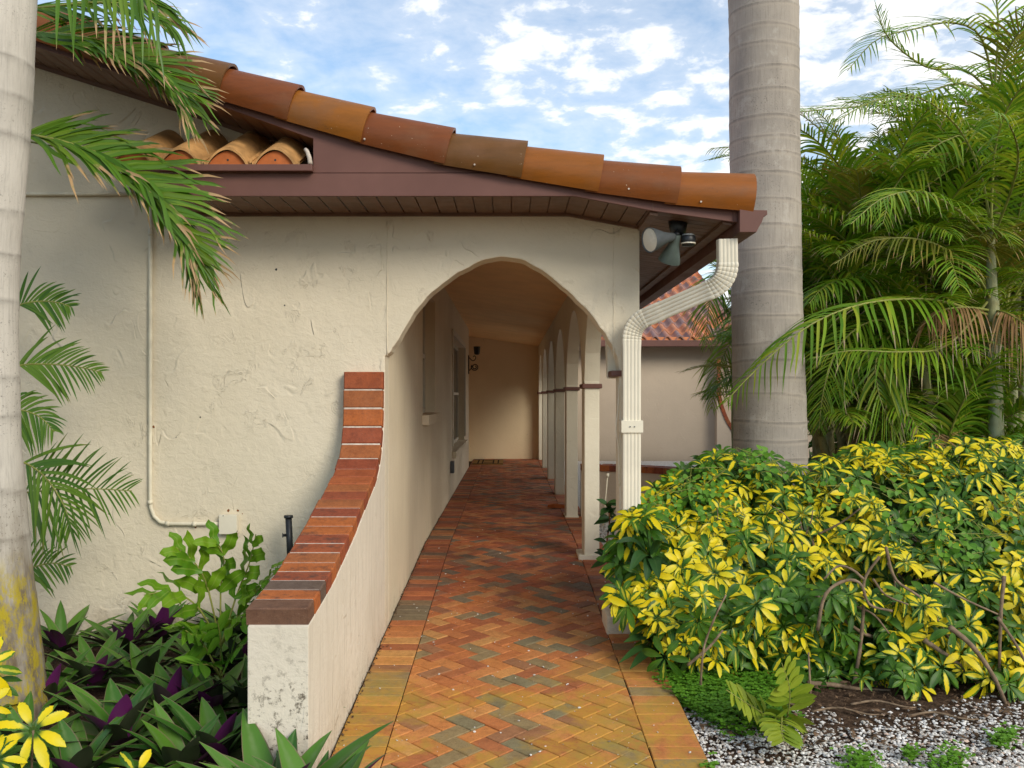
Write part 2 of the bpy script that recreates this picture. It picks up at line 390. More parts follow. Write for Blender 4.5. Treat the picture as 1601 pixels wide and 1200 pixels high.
def simple_leaf(name, a, b, rough=0.35, trans=0.2, vein=(0.2,0.3,0.06)):
    def f(n):
        r = n.attr('rnd'); s = n.math('ABSOLUTE', n.attr('ls'))
        c = n.mix(r, a, b)
        c = n.mix(n.mapr(n.noise(n.pos(), 24, 2), 0.4, 0.7, 0, 0.4), c, n.mix(1.0, c, (0.7,0.8,0.7), 'MULTIPLY'))
        return n.mix(n.mapr(s, 0.13, 0.0, 0.0, 0.6, False), c, vein)
    return leaf_mat(name, f, rough, trans)
M_ZAMIA = simple_leaf('wavy_leaf', (0.085,0.215,0.012), (0.17,0.31,0.016), 0.28, 0.25, (0.27,0.36,0.07))
M_CYCAD = simple_leaf('lime_leaflet', (0.17,0.26,0.018), (0.30,0.36,0.030), 0.4, 0.25, (0.3,0.36,0.05))
M_DARKLEAF = simple_leaf('dark_leaf', (0.022,0.062,0.018), (0.042,0.105,0.024), 0.28, 0.1, (0.06,0.12,0.03))
M_VINE = simple_leaf('vine_leaf', (0.065,0.195,0.012), (0.15,0.32,0.025), 0.45, 0.25, (0.16,0.29,0.05))
M_CLOVER = simple_leaf('ground_leaf', (0.060,0.175,0.010), (0.13,0.30,0.018), 0.45, 0.2, (0.09,0.2,0.03))
M_HEDGE = simple_leaf('hedge_leaf', (0.045,0.12,0.012), (0.11,0.22,0.022), 0.4, 0.15, (0.05,0.1,0.02))
M_BARK = plain('branch_bark', (0.235, 0.165, 0.105), 0.85, 0.2, 0.35, 22, 0.5, 90)
M_TWIG = plain('red_twig', (0.30, 0.12, 0.05), 0.7, 0.3, 0.3, 22, 0.4, 90)

def trunk_mat(name, c1, c2, lichen=False, light=False, dark=(0.08,0.068,0.055)):
    m, nt, out = newmat(name); n = N(nt); p = n.pos(); ring = n.attr('rnd')
    col = n.mix(n.mapr(n.noise(n.mapping(p, (1,1,0.6)), 3.2, 6, 0.65), 0.3, 0.72), c1, c2)
    fib = n.noise(n.mapping(p, (60, 60, 3.0)), 1.6, 4, 0.6)
    col = n.mix(n.mapr(fib, 0.45, 0.75, 0, 0.5), col, [x*0.55 for x in c1])
    spk = n.mapr(n.noise(p, 95, 3, 0.7), 0.58, 0.68)
    gate = n.mapr(n.noise(p, 3.0, 3, 0.6), 0.42, 0.62)
    col = n.mix(n.math('MULTIPLY', n.math('MULTIPLY', spk, gate), 0.7), col, dark)
    col = n.mix(n.math('MULTIPLY', n.math('MULTIPLY', ring, n.mapr(n.noise(p, 12, 4, 0.7), 0.25, 0.6, 0.25, 1.0)), 0.50), col, dark)
    if light:
        bl = n.mapr(n.noise(n.mapping(p, (1,1,.8)), 7, 6, 0.72), 0.54, 0.66); col = n.mix(n.math('MULTIPLY', bl, .45), col, (0.50, .46, .40))
        bd = n.mapr(n.noise(n.mapping(p, (1,1,.5), loc=(3,1,7)), 2.6, 6, 0.7), 0.55, 0.72); col = n.mix(n.math('MULTIPLY', bd, .26), col, (0.14, .115, .09))
        lt_ = n.math('MULTIPLY', n.mapr(ring, 0.02, 0.25), n.mapr(ring, 0.55, 0.3)); col = n.mix(n.math('MULTIPLY', lt_, .5), col, (0.45, .39, .32))
    if lichen:
        z = n.xyz(p)[2]
        zz = n.math('ADD', z, n.math('MULTIPLY', n.math('SUBTRACT', n.noise(p, 4, 3), 0.5), 0.5))
        damp = n.mapr(zz, 0.95, 0.35)
        col = n.mix(n.math('MULTIPLY', damp, n.mapr(n.noise(n.mapping(p, (1,1,0.35)), 9, 5, 0.6), 0.3, 0.62, 0.3, 0.9)), col, (0.115, 0.080, 0.042))
        l = n.math('MULTIPLY', n.mapr(zz, 0.62, 0.28), n.mapr(n.noise(n.mapping(p, (1,1,0.5)), 16, 6, 0.75), 0.44, 0.60))
        col = n.mix(n.math('MULTIPLY', l, 0.92), col, (0.42, 0.33, 0.018))
    h = n.math('ADD', n.math('MULTIPLY', fib, 0.5), n.math('MULTIPLY', n.noise(p, 70, 4, 0.7), 0.5))
    n.bsdf(out, col, 0.9, n.bump(h, 0.5, 0.006), 0.2)
    return m
M_ROYAL = trunk_mat('royal_bark', (0.43, 0.38, 0.32), (0.32, 0.285, 0.245), light=True)
M_LTRUNK = trunk_mat('pale_bark', (0.60, 0.56, 0.49), (0.48, 0.445, 0.385), lichen=True)
M_STEM = trunk_mat('areca_stem', (0.30, 0.34, 0.22), (0.34, 0.30, 0.11), dark=(0.12,0.07,0.02))

def ground_mat():
    m, nt, out = newmat('mulch_soil'); n = N(nt); p = n.pos()
    col = n.ramp(n.noise(p, 38, 6, 0.75), [(0.3,(0.030,0.019,0.012)),(0.5,(0.085,0.050,0.030)),(0.62,(0.15,0.095,0.06)),(0.75,(0.26,0.20,0.15))])
    far = n.mapr(n.xyz(p)[1], 19.0, 26.0)
    col = n.mix(far, col, n.ramp(n.noise(p, 6, 5), [(0.3,(0.03,0.055,0.012)),(0.7,(0.07,0.10,0.025))]))
    n.bsdf(out, col, 0.95, n.bump(n.noise(p, 60, 6, 0.75), 0.9, 0.02), 0.15); return m
M_SOIL = ground_mat()
def gravel_mat():
    m, nt, out = newmat('shell_gravel'); n = N(nt); r = n.attr('rnd')
    col = n.ramp(r, [(0,(0.72,0.70,0.66)),(0.35,(0.60,0.57,0.52)),(0.6,(0.78,0.76,0.73)),(0.75,(0.46,0.41,0.36)),(0.88,(0.30,0.25,0.21)),(0.95,(0.66,0.50,0.40))], 'CONSTANT')
    n.bsdf(out, col, 0.75, None, 0.3); return m
M_GRAVEL = gravel_mat()
def mat_weave():
    m, nt, out = newmat('coir_mat'); n = N(nt); p = n.pos(); r = n.attr('rnd')
    col = n.mix(r, (0.30, 0.17, 0.06), (0.035, 0.022, 0.015))
    n.bsdf(out, col, 0.95, n.bump(n.noise(p, 150, 3), 0.5, 0.006), 0.1); return m
M_MAT = mat_weave()

# ------------------------------------------------------------------ ground, path, gravel
def build_ground():
    mb = MB(); ys = [-60, -4, 0, 1, 2, 2.6, 3.2, 3.8, 4.4, 5, 5.6, 6.2, 6.8, 7.4, 8.5, 10, 14, 20, 40, 120, 400]
    xs = [-400, -60, -12, -5, -3, -2, -1.2, -0.72, 0.78, 1.2, 1.8, 2.6, 3.5, 5, 8, 14, 60, 400]
    rows = []
    for y in ys:
        row = []
        for x in xs:
            z = ramp(y)-0.045
            if -0.8 < x < 0.9: z = ramp(y)-0.05
            row.append((x, y, z))
        rows.append(row)
    mb.grid(rows); o = mb.build('ground', M_SOIL); o['kind'] = 'structure'
build_ground()
def gz(y): return ramp(y)-0.045
mb = MB(); mb.grid([[(x, y, ramp(y)-.036) for x in (.785, 1.5, 2.6, 4.0)] for y in (5.6, 6.2, 6.8, 7.4, 9, 12, 17.4)])  # arcade-side shell bed, widened over unseen ground to bounce light into the corridor
mb.grid([[(x, y, ramp(y)-.043) for x in (.772, 1.2, 1.8, 2.6, 3.6)] for y in (2.5, 3.0, 3.3, 3.5)])
bedm, bnt, bout = newmat('shell_bed'); bn = N(bnt)
bn.bsdf(bout, bn.ramp(bn.noise(bn.pos(), 70, 4, 0.8), [(.32,(.20,.16,.13)),(.45,(.55,.52,.48)),(.7,(.74,.72,.68))]), .9, bn.bump(bn.noise(bn.pos(), 70, 4, 0.8), .8, .02), .2)
o = mb.build('gravel_bed', bedm); o['kind'] = 'structure'

def clip(poly, ax, lim, keep_less):
    out = []
    for i in range(len(poly)):
        a, b = poly[i], poly[(i+1) % len(poly)]
        ina = (a[ax] <= lim) if keep_less else (a[ax] >= lim); inb = (b[ax] <= lim) if keep_less else (b[ax] >= lim)
        if ina: out.append(a)
        if ina != inb:
            t = (lim-a[ax])/(b[ax]-a[ax]); out.append((a[0]+(b[0]-a[0])*t, a[1]+(b[1]-a[1])*t))
    return out
def inset(poly, d):
    n = len(poly); out = []
    for i in range(n):
        p0, p1, p2 = poly[i-1], poly[i], poly[(i+1) % n]
        e1 = (p1[0]-p0[0], p1[1]-p0[1]); e2 = (p2[0]-p1[0], p2[1]-p1[1])
        l1 = math.hypot(*e1) or 1e-9; l2 = math.hypot(*e2) or 1e-9
        n1 = (-e1[1]/l1, e1[0]/l1); n2 = (-e2[1]/l2, e2[0]/l2)
        k = 1+n1[0]*n2[0]+n1[1]*n2[1]; k = max(k, 0.35)
        out.append((p1[0]+(n1[0]+n2[0])/k*d, p1[1]+(n1[1]+n2[1])/k*d))
    return out
def area(poly): return 0.5*sum(poly[i-1][0]*poly[i][1]-poly[i][0]*poly[i-1][1] for i in range(len(poly)))
PX0, PX1, PX2, PX3 = -0.695, -0.487, 0.553, 0.768
PY0, PY1 = 2.3, 17.5
def build_path():
    mb = MB()
    def brick(poly):
        if len(poly) < 3 or area(poly) < 0.0004: return
        r = R.random(); zt = R.uniform(-0.0015, 0.0015); tx = R.uniform(-.012, .012); ty = R.uniform(-.012, .012)
        cx = sum(p[0] for p in poly)/len(poly); cy = sum(p[1] for p in poly)/len(poly)
        a = inset(poly, 0.0022); b = inset(poly, 0.0052)
        def zz(p, d): return ramp(p[1])+d+zt+(p[0]-cx)*tx+(p[1]-cy)*ty
        A0 = [mb.vert((p[0], p[1], zz(p, -0.018)), r=r) for p in a]
        A = [mb.vert((p[0], p[1], zz(p, -0.0028)), r=r) for p in a]; B = [mb.vert((p[0], p[1], zz(p, 0)), r=r) for p in b]
        n = len(poly)
        for i in range(n):
            j = (i+1) % n
            mb.face(A0[i], A0[j], A[j], A[i]); mb.face(A[i], A[j], B[j], B[i])
        mb.face(*B)
    W = 0.084; c45 = math.sqrt(0.5)
    for i in range(-30, 180):
        for j in range(-150, 60):
            c = (i-j) % 4
            if c == 0: q = ((i,j),(i+2,j),(i+2,j+1),(i,j+1))
            elif c == 2: q = ((i,j-1),(i+1,j-1),(i+1,j+1),(i,j+1))
            else: continue
            pl = [((u+v)*W*c45+0.02, (u-v)*W*c45+2.0) for u, v in q]
            if max(p[1] for p in pl) < PY0 or min(p[1] for p in pl) > PY1: continue
            if max(p[0] for p in pl) < PX1 or min(p[0] for p in pl) > PX2: continue
            if area(pl) < 0: pl.reverse()
            for ax, lim, kl in ((0, PX1, False), (0, PX2, True), (1, PY1, True)): 
                if pl: pl = clip(pl, ax, lim, kl)
            if pl: brick(pl)
    for x0, x1 in ((PX0, PX1), (PX2, PX3)):
        y = PY0
        while y < PY1-0.05:
            w = 0.1055*R.uniform(0.97, 1.03); j0 = R.uniform(-.003, .003)
            brick([(x0+j0, y), (x1, y), (x1, min(y+w, PY1)), (x0+j0, min(y+w, PY1))]); y += w
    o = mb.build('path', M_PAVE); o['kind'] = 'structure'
    mb = MB(); rows = []
    for k in range(40):
        y = lerp(PY0, PY1, k/39); rows.append([(x, y, ramp(y)-0.0085) for x in (PX0-0.004, -.2, .3, PX3+0.002)])
    mb.grid(rows); o = mb.build('path_bedding', M_SAND); o['kind'] = 'structure'
build_path()

def build_gravel():
    mb = MB()
    ico = [Vector(v).normalized() for v in ((0,0,1),(.9,0,.3),(.2,.9,.2),(-.8,.5,.25),(-.7,-.6,.2),(.3,-.9,.3),(0,0,-.6))]
    def stone(x, y, z, s):
        r = R.random(); rot = Matrix.Rotation(R.uniform(0, 6.28), 3, 'Z') @ Matrix.Rotation(R.uniform(-.6, .6), 3, 'X')
        d = Vector((s*R.uniform(.7, 1.4), s*R.uniform(.6, 1.1), s*R.uniform(.35, .8)))
        ids = [mb.vert(Vector((x, y, z)) + rot @ Vector((v.x*d.x, v.y*d.y, v.z*d.z)), r=r) for v in ico]
        for k in range(1, 6):
            k2 = k % 5+1
            mb.face(ids[0], ids[k], ids[k2]); mb.face(ids[6], ids[k2], ids[k])
    n = 0
    while n < 19000:          # shell bed in front of the hedge
        y = R.uniform(2.9, 4.6); x = R.uniform(0.775, 3.3)
        edge = lerp(4.28, 4.14, clamp((x-.85)/.4)); dens = clamp((edge+0.10*math.sin(x*3.1)+.10*mnoise.noise(Vector((x*4, y*4, 1)))-y)/0.55)
        # patchy: bare mulch shows through
        v = mnoise.noise(Vector((x*2.6, y*3.5, 0.3)))
        dens *= clamp(1.1+v*1.0 - max(0, x-1.7)*0.28)
        if x < 1.05: dens = max(dens, 0.25*clamp((5.0-y)))
        if R.random() > dens: continue
        stone(x, y, gz(y)+R.uniform(0.0, .012), R.uniform(.0050, .0115)); n += 1
    for _ in range(2600):    # strip beside the arcade
        y = R.uniform(5.4, 8.7); x = R.uniform(0.78, 1.25)
        stone(x, y, gz(y)+.015, R.uniform(.008, .015))
    for _ in range(330):     # bits kicked on to the bricks
        y = min(R.uniform(2.9, 8.5), R.uniform(2.9, 8.5)); x = R.uniform(-.66, .75)
        stone(x, y, ramp(y)+.002, R.choice((.002, .003, .003, .004, .007)))
    o = mb.build('gravel', M_GRAVEL); o['kind'] = 'stuff'
    o['label'] = 'loose white shell gravel beside the brick walkway'
    # leaf litter and crumbs of mulch
    mb = MB()
    for _ in range(4200):
        y = R.uniform(3.0, 5.0); x = R.uniform(.80, 3.3)
        if R.random() > clamp((y-3.5)/.5+.15): continue
        L = R.choice((R.uniform(.010, .03), R.uniform(.012, .045), R.uniform(.03, .07))); a = R.uniform(0, 6.28); d = Vector((math.cos(a), math.sin(a), R.uniform(-.12, .28)))
        p = Vector((x, y, gz(y)+R.uniform(.008, .02)))
        mb.strip([p, p+d*L*.5+Vector((0,0,.006)), p+d*L], [.001, L*R.uniform(.05, .24), .001], Vector((R.uniform(-.3,.3), R.uniform(-.3,.3), 1)), R.random())
    for _ in range(700):
        y = R.uniform(3.0, 4.85); x = R.uniform(-2.6, -.95)
        L = R.uniform(.012, .05); a = R.uniform(0, 6.28); d = Vector((math.cos(a), math.sin(a), R.uniform(-.15, .25)))
        p = Vector((x, y, gz(y)+R.uniform(.008, .02)))
        mb.strip([p, p+d*L*.5, p+d*L], [.001, L*.16, .001], Vector((R.uniform(-.3,.3), R.uniform(-.3,.3), 1)), R.random())
    for _ in range(420):     # dirt caught in the joint at the foot of the wing wall
        y = R.uniform(2.9, 9.0); x = PX0+abs(R.gauss(0, .012))
        L = R.uniform(.006, .02); a = R.uniform(0, 6.28); d = Vector((math.cos(a), math.sin(a), R.uniform(0, .5)))
        p = Vector((x, y, ramp(y)+.001))
        mb.strip([p, p+d*L*.5, p+d*L], [.002, L*.3, .001], Vector((0,0,1)), R.random())
    o = mb.build('leaf_litter', plain('litter', (0.135,0.085,0.05), 0.9, 0.1, 0.75, 25)); o['kind'] = 'stuff'
    o['label'] = 'dry brown leaf litter and mulch under the plants'
build_gravel()

# ------------------------------------------------------------------ the house
YW = 5.05; YF = 4.60
house = tag(empty('house'), 'cream stucco house with an arched entry walkway, brown eaves and clay tiled roof edge', 'house')
ARCH = [(-1,0),(-.965,.035),(-.91,.125),(-.81,.325),(-.70,.52),(-.58,.665),(-.44,.795),(-.30,.895),(-.15,.975),(-.05,.998),(.07,1),(.21,.955),(.35,.86),(.486,.735),(.62,.59),(.735,.455),(.83,.305),(.9,.185),(.967,.04),(1,-.13)]
def dens(poly, k=3):
    out = []
    for i in range(len(poly)-1):
        for j in range(k): out.append((lerp(poly[i][0], poly[i+1][0], j/k), lerp(poly[i][1], poly[i+1][1], j/k)))
    return out+[poly[-1]]
ax0, ax1 = -0.70, 0.622; acx = (ax0+ax1)/2; ahw = (ax1-ax0)/2
zs, za = 1.432, 1.990
s3 = spline([(a, 0, b) for a, b in ARCH], 60)
archpts = [(acx+p.x*ahw + 0.002*math.sin(i*2.1), zs+p.z*(za-zs)+0.0025*math.sin(i*1.37)) for i, p in enumerate(s3)]
wallpoly = [(-4.6,-0.4),(ax0,-0.4)] + archpts + [(ax1,-0.4),(0.736,-0.4),(0.736,2.26),(0.34,2.33),(-0.6,2.47),(-1.475,2.72),(-4.6,3.74)]
prism('front_wall', wallpoly, YW, YW+0.16, M_WALL, house, 0.008)
bevbox('plinth', (0.545, YW-0.05, -0.4), (0.70, YW+0.22, -0.018), M_WALL, house, 0.014)
# hairline seams: thin beads where render coats meet
def bead(name, px, y0, y1, parent, wob=0.0012):
    mb = MB(); a = P(px, y0, YW); b = P(px, y1, YW)
    pts = [a.lerp(b, k/14)+Vector((R.uniform(-wob, wob)*1.5, -0.0005, 0)) for k in range(15)]
    mb.tube(pts, lambda t: 0.0034+R.uniform(-.0010, .0010), 5); return mb.build(name, M_WALL, parent, True)
bead('wall_seam', 605, 345, 556, house); bead('wall_seam', 959, 356, 560, house)
# capital where the arch lands on the pier
bevbox('capital', (0.575, YW-0.012, 1.318), (0.652, YW+0.172, 1.352), M_BROWN, house, 0.006)
fwall = bpy.data.objects['front_wall']
M_RUST = plain('rust', (0.20, 0.075, 0.025), 0.9, 0.1, 0.4, 90)
for px, py, r_, mt in ((432,421,.0075,M_BLACK),(445,477,.005,M_BLACK),(171,767,.007,M_BLACK),(150,802,.006,M_BLACK),(171,803,.007,M_BLACK),(313,652,.005,M_BLACK),(240,667,.009,M_RUST),(357,798,.009,M_RUST),(372,798,.009,M_RUST),(379,803,.004,M_RUST),(306,824,.007,M_RUST)):
    hp0 = P(px, py, YW); hm = MB(); ids_ = [hm.vert((hp0.x+r_*math.cos(a)*R.uniform(.6,1.1), YW-.0012, hp0.z+r_*math.sin(a)*R.uniform(.6,1.1))) for a in [k*math.pi/5 for k in range(10)]]
    hm.face(*ids_); hm.build('anchor_hole' if mt is M_BLACK else 'rust_spot', mt, fwall)
# cable hanging on the pier
mb = MB(); mb.tube(spline([P(968,602,YW-.004), P(966,640,YW-.006), P(963,670,YW-.008), P(967,702,YW-.005), P(968,760,YW-.004)], 20), .0032, 5); mb.build('cable', M_CREAM, fwall, True)
# corridor side wall with two window recesses and a door recess (plan X, built from boxes butted end to end)
XL = -0.70; W1 = (7.26, 8.45, 1.06, 2.10); W2 = (11.0, 14.0, 0.54, 1.97); YD = 15.55
def side_piece(y0, y1, z0, z1):
    return ((XL-0.22, y0, z0), (XL, y1, z1))
mb = MB()
for y0, y1, z0, z1 in ((YW+.16, W1[0], -.3, 2.62), (W1[0], W1[1], -.3, W1[2]), (W1[0], W1[1], W1[3], 2.62), (W1[1], W2[0], -.3, 2.62),
                       (W2[0], W2[1], -.3, W2[2]), (W2[0], W2[1], W2[3], 2.62), (W2[1], YD, -.3, 2.62)):
    mb.box(*side_piece(y0, y1, z0, z1))
mb.build('side_wall', M_SIDE, house)
mb = MB(); mb.box((-1.02, YD, -.3), (XL-.215, YD+.2, 2.62)); mb.box((-1.02, 17.0, -.3), (-.82, 17.5, 2.62)); mb.box((-1.02, YD+.2, 2.06), (-.82, 17.0, 2.62))
mb.build('door_recess_wall', M_BACK, house)
def window(W, midrail):
    y0, y1, z0, z1 = W; xg = XL-0.10
    f = MB(); t = 0.045
    f.box((xg-.04, y0, z0), (xg+.008, y0+t, z1)); f.box((xg-.04, y1-t, z0), (xg+.008, y1, z1))
    f.box((xg-.04, y0+t, z0), (xg+.008, y1-t, z0+t)); f.box((xg-.04, y0+t, z1-t), (xg+.008, y1-t, z1))
    zm = lerp(z0, z1, midrail); f.box((xg-.03, y0+t, zm-.02), (xg+.016, y1-t, zm+.02))
    if y1-y0 > 2: f.box((xg-.03, (y0+y1)/2-.03, z0+t), (xg+.012, (y0+y1)/2+.03, zm-.02))
    w = f.build('window', M_WHITE, house)
    g = MB(); g.box((xg-.03, y0+t, z0+t), (xg-.012, y1-t, z1-t)); g.build('pane', M_GLASS, w)
    bevbox('sill', (XL-.11, y0-.05, z0-.085), (XL+.055, y1+.05, z0-.003), M_SIDE, w, .008)
window(W1, 0.50); window(W2, 0.50)
# surround on the far window
mb = MB()
for lo, hi in (((XL, 10.93, .60), (XL+.02, 11.0, 2.04)), ((XL, 11.0, 1.97), (XL+.02, 14.0, 2.04)), ((XL, 14.0, .60), (XL+.02, 14.07, 2.04))): mb.box(lo, hi)
mb.build('window_surround', M_WHITE, house)
dr = bevbox('door', (-.90, YD+.22, 0.02), (-.85, 16.98, 2.03), M_DOOR, house, .004)
mb = MB()
mb.box((-.82, YD+.202, 0), (-.79, YD+.26, 2.06)); mb.box((-.82, 16.94, 0), (-.79, 17.0, 2.06)); mb.box((-.82, YD+.26, 2.03), (-.79, 16.94, 2.09))
mb.build('door_frame', M_WHITE, dr)
mb = MB(); mb.tube([(-.85, 16.80, .98), (-.79, 16.80, .98), (-.78, 16.80, .95), (-.78, 16.80, .82), (-.79, 16.80, .79), (-.85, 16.80, .79)], .011, 6); mb.box((-.85, 16.77, .74), (-.842, 16.83, 1.06))
mb.build('handle', M_IRON, dr)
# back wall of the corridor
prism('back_wall', [(-1.05,-.3),(0.80,-.3),(0.80,2.60),(-1.05,2.60)], 17.5, 17.7, M_BACK, house)
# sloped ceiling
mb = MB(); mb.grid([[( -1.02, y, 2.425), (-.70, y, 2.385), (0.60, y, 2.195), (0.72, y, 2.178)] for y in (YW+.161, 9, 13, 17.499)])
mb.grid([[( -1.02, y, 2.46), (0.72, y, 2.21)] for y in (YW+.161, 17.499)])
mb.build('ceiling', M_CEIL, house)
# arcade: columns and arches along the garden side
colY = [6.80, 8.95, 11.08, 13.2, 15.3, 17.25]; CXA, CXB = 0.572, 0.686; CD = 0.25; zc = 1.31; zap = 1.955
poly = []
edges = [(YW+.161, None)]
prev = YW+.161
segs = [(YW+.22, colY[0])]+[(colY[i]+CD, colY[i+1]) for i in range(5)]
poly.append((YW+.161, zc))
for k, (a, b) in enumerate(segs):
    c = (a+b)/2; hw = (b-a)/2
    for u in range(25):
        s = -1+2*u/24; zz = zc+0.014+(zap-zc-.014)*(max(0, 1-abs(s)**2.1))**0.62
        poly.append((c+s*hw, zz + (0.02*(1-abs(s))**3)))
    poly.append((b, zc)); 
    if k < 5: poly.append((b+CD, zc))
poly += [(17.499, zc), (17.499, 2.56), (YW+.161, 2.56)]
clean = [poly[0]]
for q in poly[1:]:
    if abs(q[0]-clean[-1][0])+abs(q[1]-clean[-1][1]) > 1e-4: clean.append(q)
prism('arcade_wall', clean, CXA, CXB, M_COLM, house, 0.0, 'X')
for i, y in enumerate(colY):
    y1 = min(y+CD, 17.498)
    c = bevbox('column', (CXA, y, -.3), (CXB, y1, zc), M_COLM, house, .007)
    bevbox('capital', (CXA-.018, y-.018, zc-.042), (CXB+.02, min(y1+.018, 17.499), zc-.006), M_BROWN, c, .008)
    if i < 2:
        bevbox('plinth', (CXA-.045 if i == 0 else CXA-.012, y-.012, -.3), (CXB+.012, y1+.015, ramp(y)+(.035 if i == 0 else .012)), M_COLM, c, .006)
# ---- fascia boards, soffits
TB = [(-3.9,3.52),(-2.46,3.075),(-1.498,2.80),(-1.147,2.672),(-.769,2.555),(-.342,2.455),(.062,2.375),(.473,2.305),(.874,2.235),(1.147,2.19)]
low = [(-1.79,2.232),(.332,2.232),(.742,2.156),(1.147,2.10),(1.147,2.19),(.874,2.235),(.473,2.305),(.20,2.349),(-1.79,2.349)]
prism('fascia', low, YF-.012, YF+.012, M_BROWN, house, .0025)
up = [(-1.005,2.3525),(.185,2.3525)] + list(reversed([q for q in TB if q[0] < .1])) + [(-3.9,3.46),(-2.46,3.01),(-1.63,2.748),(-1.005,2.527)]
prism('fascia', up, YF-.007, YF+.014, M_BROWN, house, .002)
prism('fascia', [(1.148,2.10),(1.17,2.10),(1.17,2.2),(1.148,2.2)], YF-.012, 17.3, M_BROWN, house, .002)   # eave fascia running back
# cut joint on the fascia
bevbox('fascia_joint', (.735, YF-.0145, 2.157), (.7385, YF-.012, 2.235), M_SOFFIT, house, 0)
mb = MB()    # front soffit: boards running back to the wall with open grooves
def soff_z(x):
    if x < .332: return 2.232
    if x < .742: return lerp(2.232, 2.156, (x-.332)/.41)
    return lerp(2.156, 2.10, (x-.742)/.405)
x = -1.79; w = .1
while x < .735:
    x2 = min(x+w, .742); g = .006
    for (a, b, dz) in ((x, x+g, .010), (x+g, x2-.0, 0)):
        za_, zb_ = soff_z(a)+.004+dz, soff_z(b)+.004+dz
        i = [mb.vert(p) for p in ((a, YF+.012, za_), (b, YF+.012, zb_), (b, YW-.002, zb_), (a, YW-.002, za_))]
        mb.face(*i)
    mb.face(*[mb.vert(p) for p in ((x+g, YF+.012, soff_z(x)+.004), (x+g, YW-.002, soff_z(x)+.004), (x+g, YW-.002, soff_z(x)+.014), (x+g, YF+.012, soff_z(x)+.014))])
    x = x2
# trim strip at the wall
x = -1.79
for a, b in ((-1.79, .332), (.332, .738)):
    i = [mb.vert(p) for p in ((a, YW-.022, soff_z(a)-.012), (b, YW-.022, soff_z(b)-.012), (b, YW-.022, soff_z(b)+.02), (a, YW-.022, soff_z(a)+.02), (a, YW, soff_z(a)-.012), (b, YW, soff_z(b)-.012))]
    mb.face(i[0], i[1], i[2], i[3]); mb.face(i[0], i[4], i[5], i[1])
mb.build('soffit', M_SOFFIT, house)
mb = MB()    # side eave soffit: boards running across
y = YF+.012; w = .085
while y < 17.0:
    for a, b, dz in ((y, y+.007, .010), (y+.007, y+w, 0)):
        mb.face(*[mb.vert(p) for p in ((.742, a, 2.160+dz), (1.147, a, 2.104+dz), (1.147, b, 2.104+dz), (.742, b, 2.160+dz))])
    mb.face(*[mb.vert(p) for p in ((.742, y+.007, 2.160), (1.147, y+.007, 2.104), (1.147, y+.007, 2.114), (.742, y+.007, 2.170))])
    y += w
mb.build('soffit', M_SOFFIT, house)
mb = MB(); mb.box((.738, YF+.012, 2.10), (.765, YW+.3, 2.158)); 
# corner batten and inner eave trim
for k in range(2):
    pass
mb = MB()
i = [mb.vert(p) for p in ((.725, YF+.014, 2.156), (.765, YF+.014, 2.150), (.765, YW, 2.150), (.725, YW, 2.156), (.725, YF+.014, 2.142), (.765, YF+.014, 2.136), (.765, YW, 2.136), (.725, YW, 2.142))]
for q in ((4,5,6,7),(0,1,5,4),(1,2,6,5),(3,0,4,7)): mb.face(*[i[k] for k in q])
i = [mb.vert(p) for p in ((1.10, YF+.014, 2.108), (1.147, YF+.014, 2.102), (1.147, 17, 2.102), (1.10, 17, 2.108), (1.10, YF+.014, 2.094), (1.147, YF+.014, 2.088), (1.147, 17, 2.088), (1.10, 17, 2.094))]
for q in ((4,5,6,7),(0,1,5,4),(1,2,6,5),(3,0,4,7)): mb.face(*[i[k] for k in q])
mb.build('soffit_trim', M_SOFFIT, house)
mb = MB()    # raking soffit under the gable overhang (upper left)
x = -3.9
pr = lambda x: lerp(2.527, 2.748, (-1.005-x)/.625) if x > -1.63 else lerp(2.748, 3.01, (-1.63-x)/.83)
while x < -1.0:
    x2 = min(x+.1, -1.0)
    for a, b, dz in ((x, x+.007, .012), (x+.007, x2, 0)):
        mb.face(*[mb.vert(p) for p in ((a, YF+.014, pr(a)+.004+dz), (b, YF+.014, pr(b)+.004+dz), (b, YW, pr(b)+.004+dz), (a, YW, pr(a)+.004+dz))])
    x = x2
mb.face(*[mb.vert(p) for p in ((-3.9, YW-.02, pr(-3.9)-.02), (-1.63, YW-.02, pr(-1.63)-.02), (-1.63, YW-.02, pr(-1.63)+.02), (-3.9, YW-.02, pr(-3.9)+.02))])
mb.face(*[mb.vert(p) for p in ((-1.63, YW-.02, pr(-1.63)-.02), (-1.0, YW-.02, pr(-1.0)-.02), (-1.0, YW-.02, pr(-1.0)+.02), (-1.63, YW-.02, pr(-1.63)+.02))])
mb.build('soffit', M_SOFFIT, house)
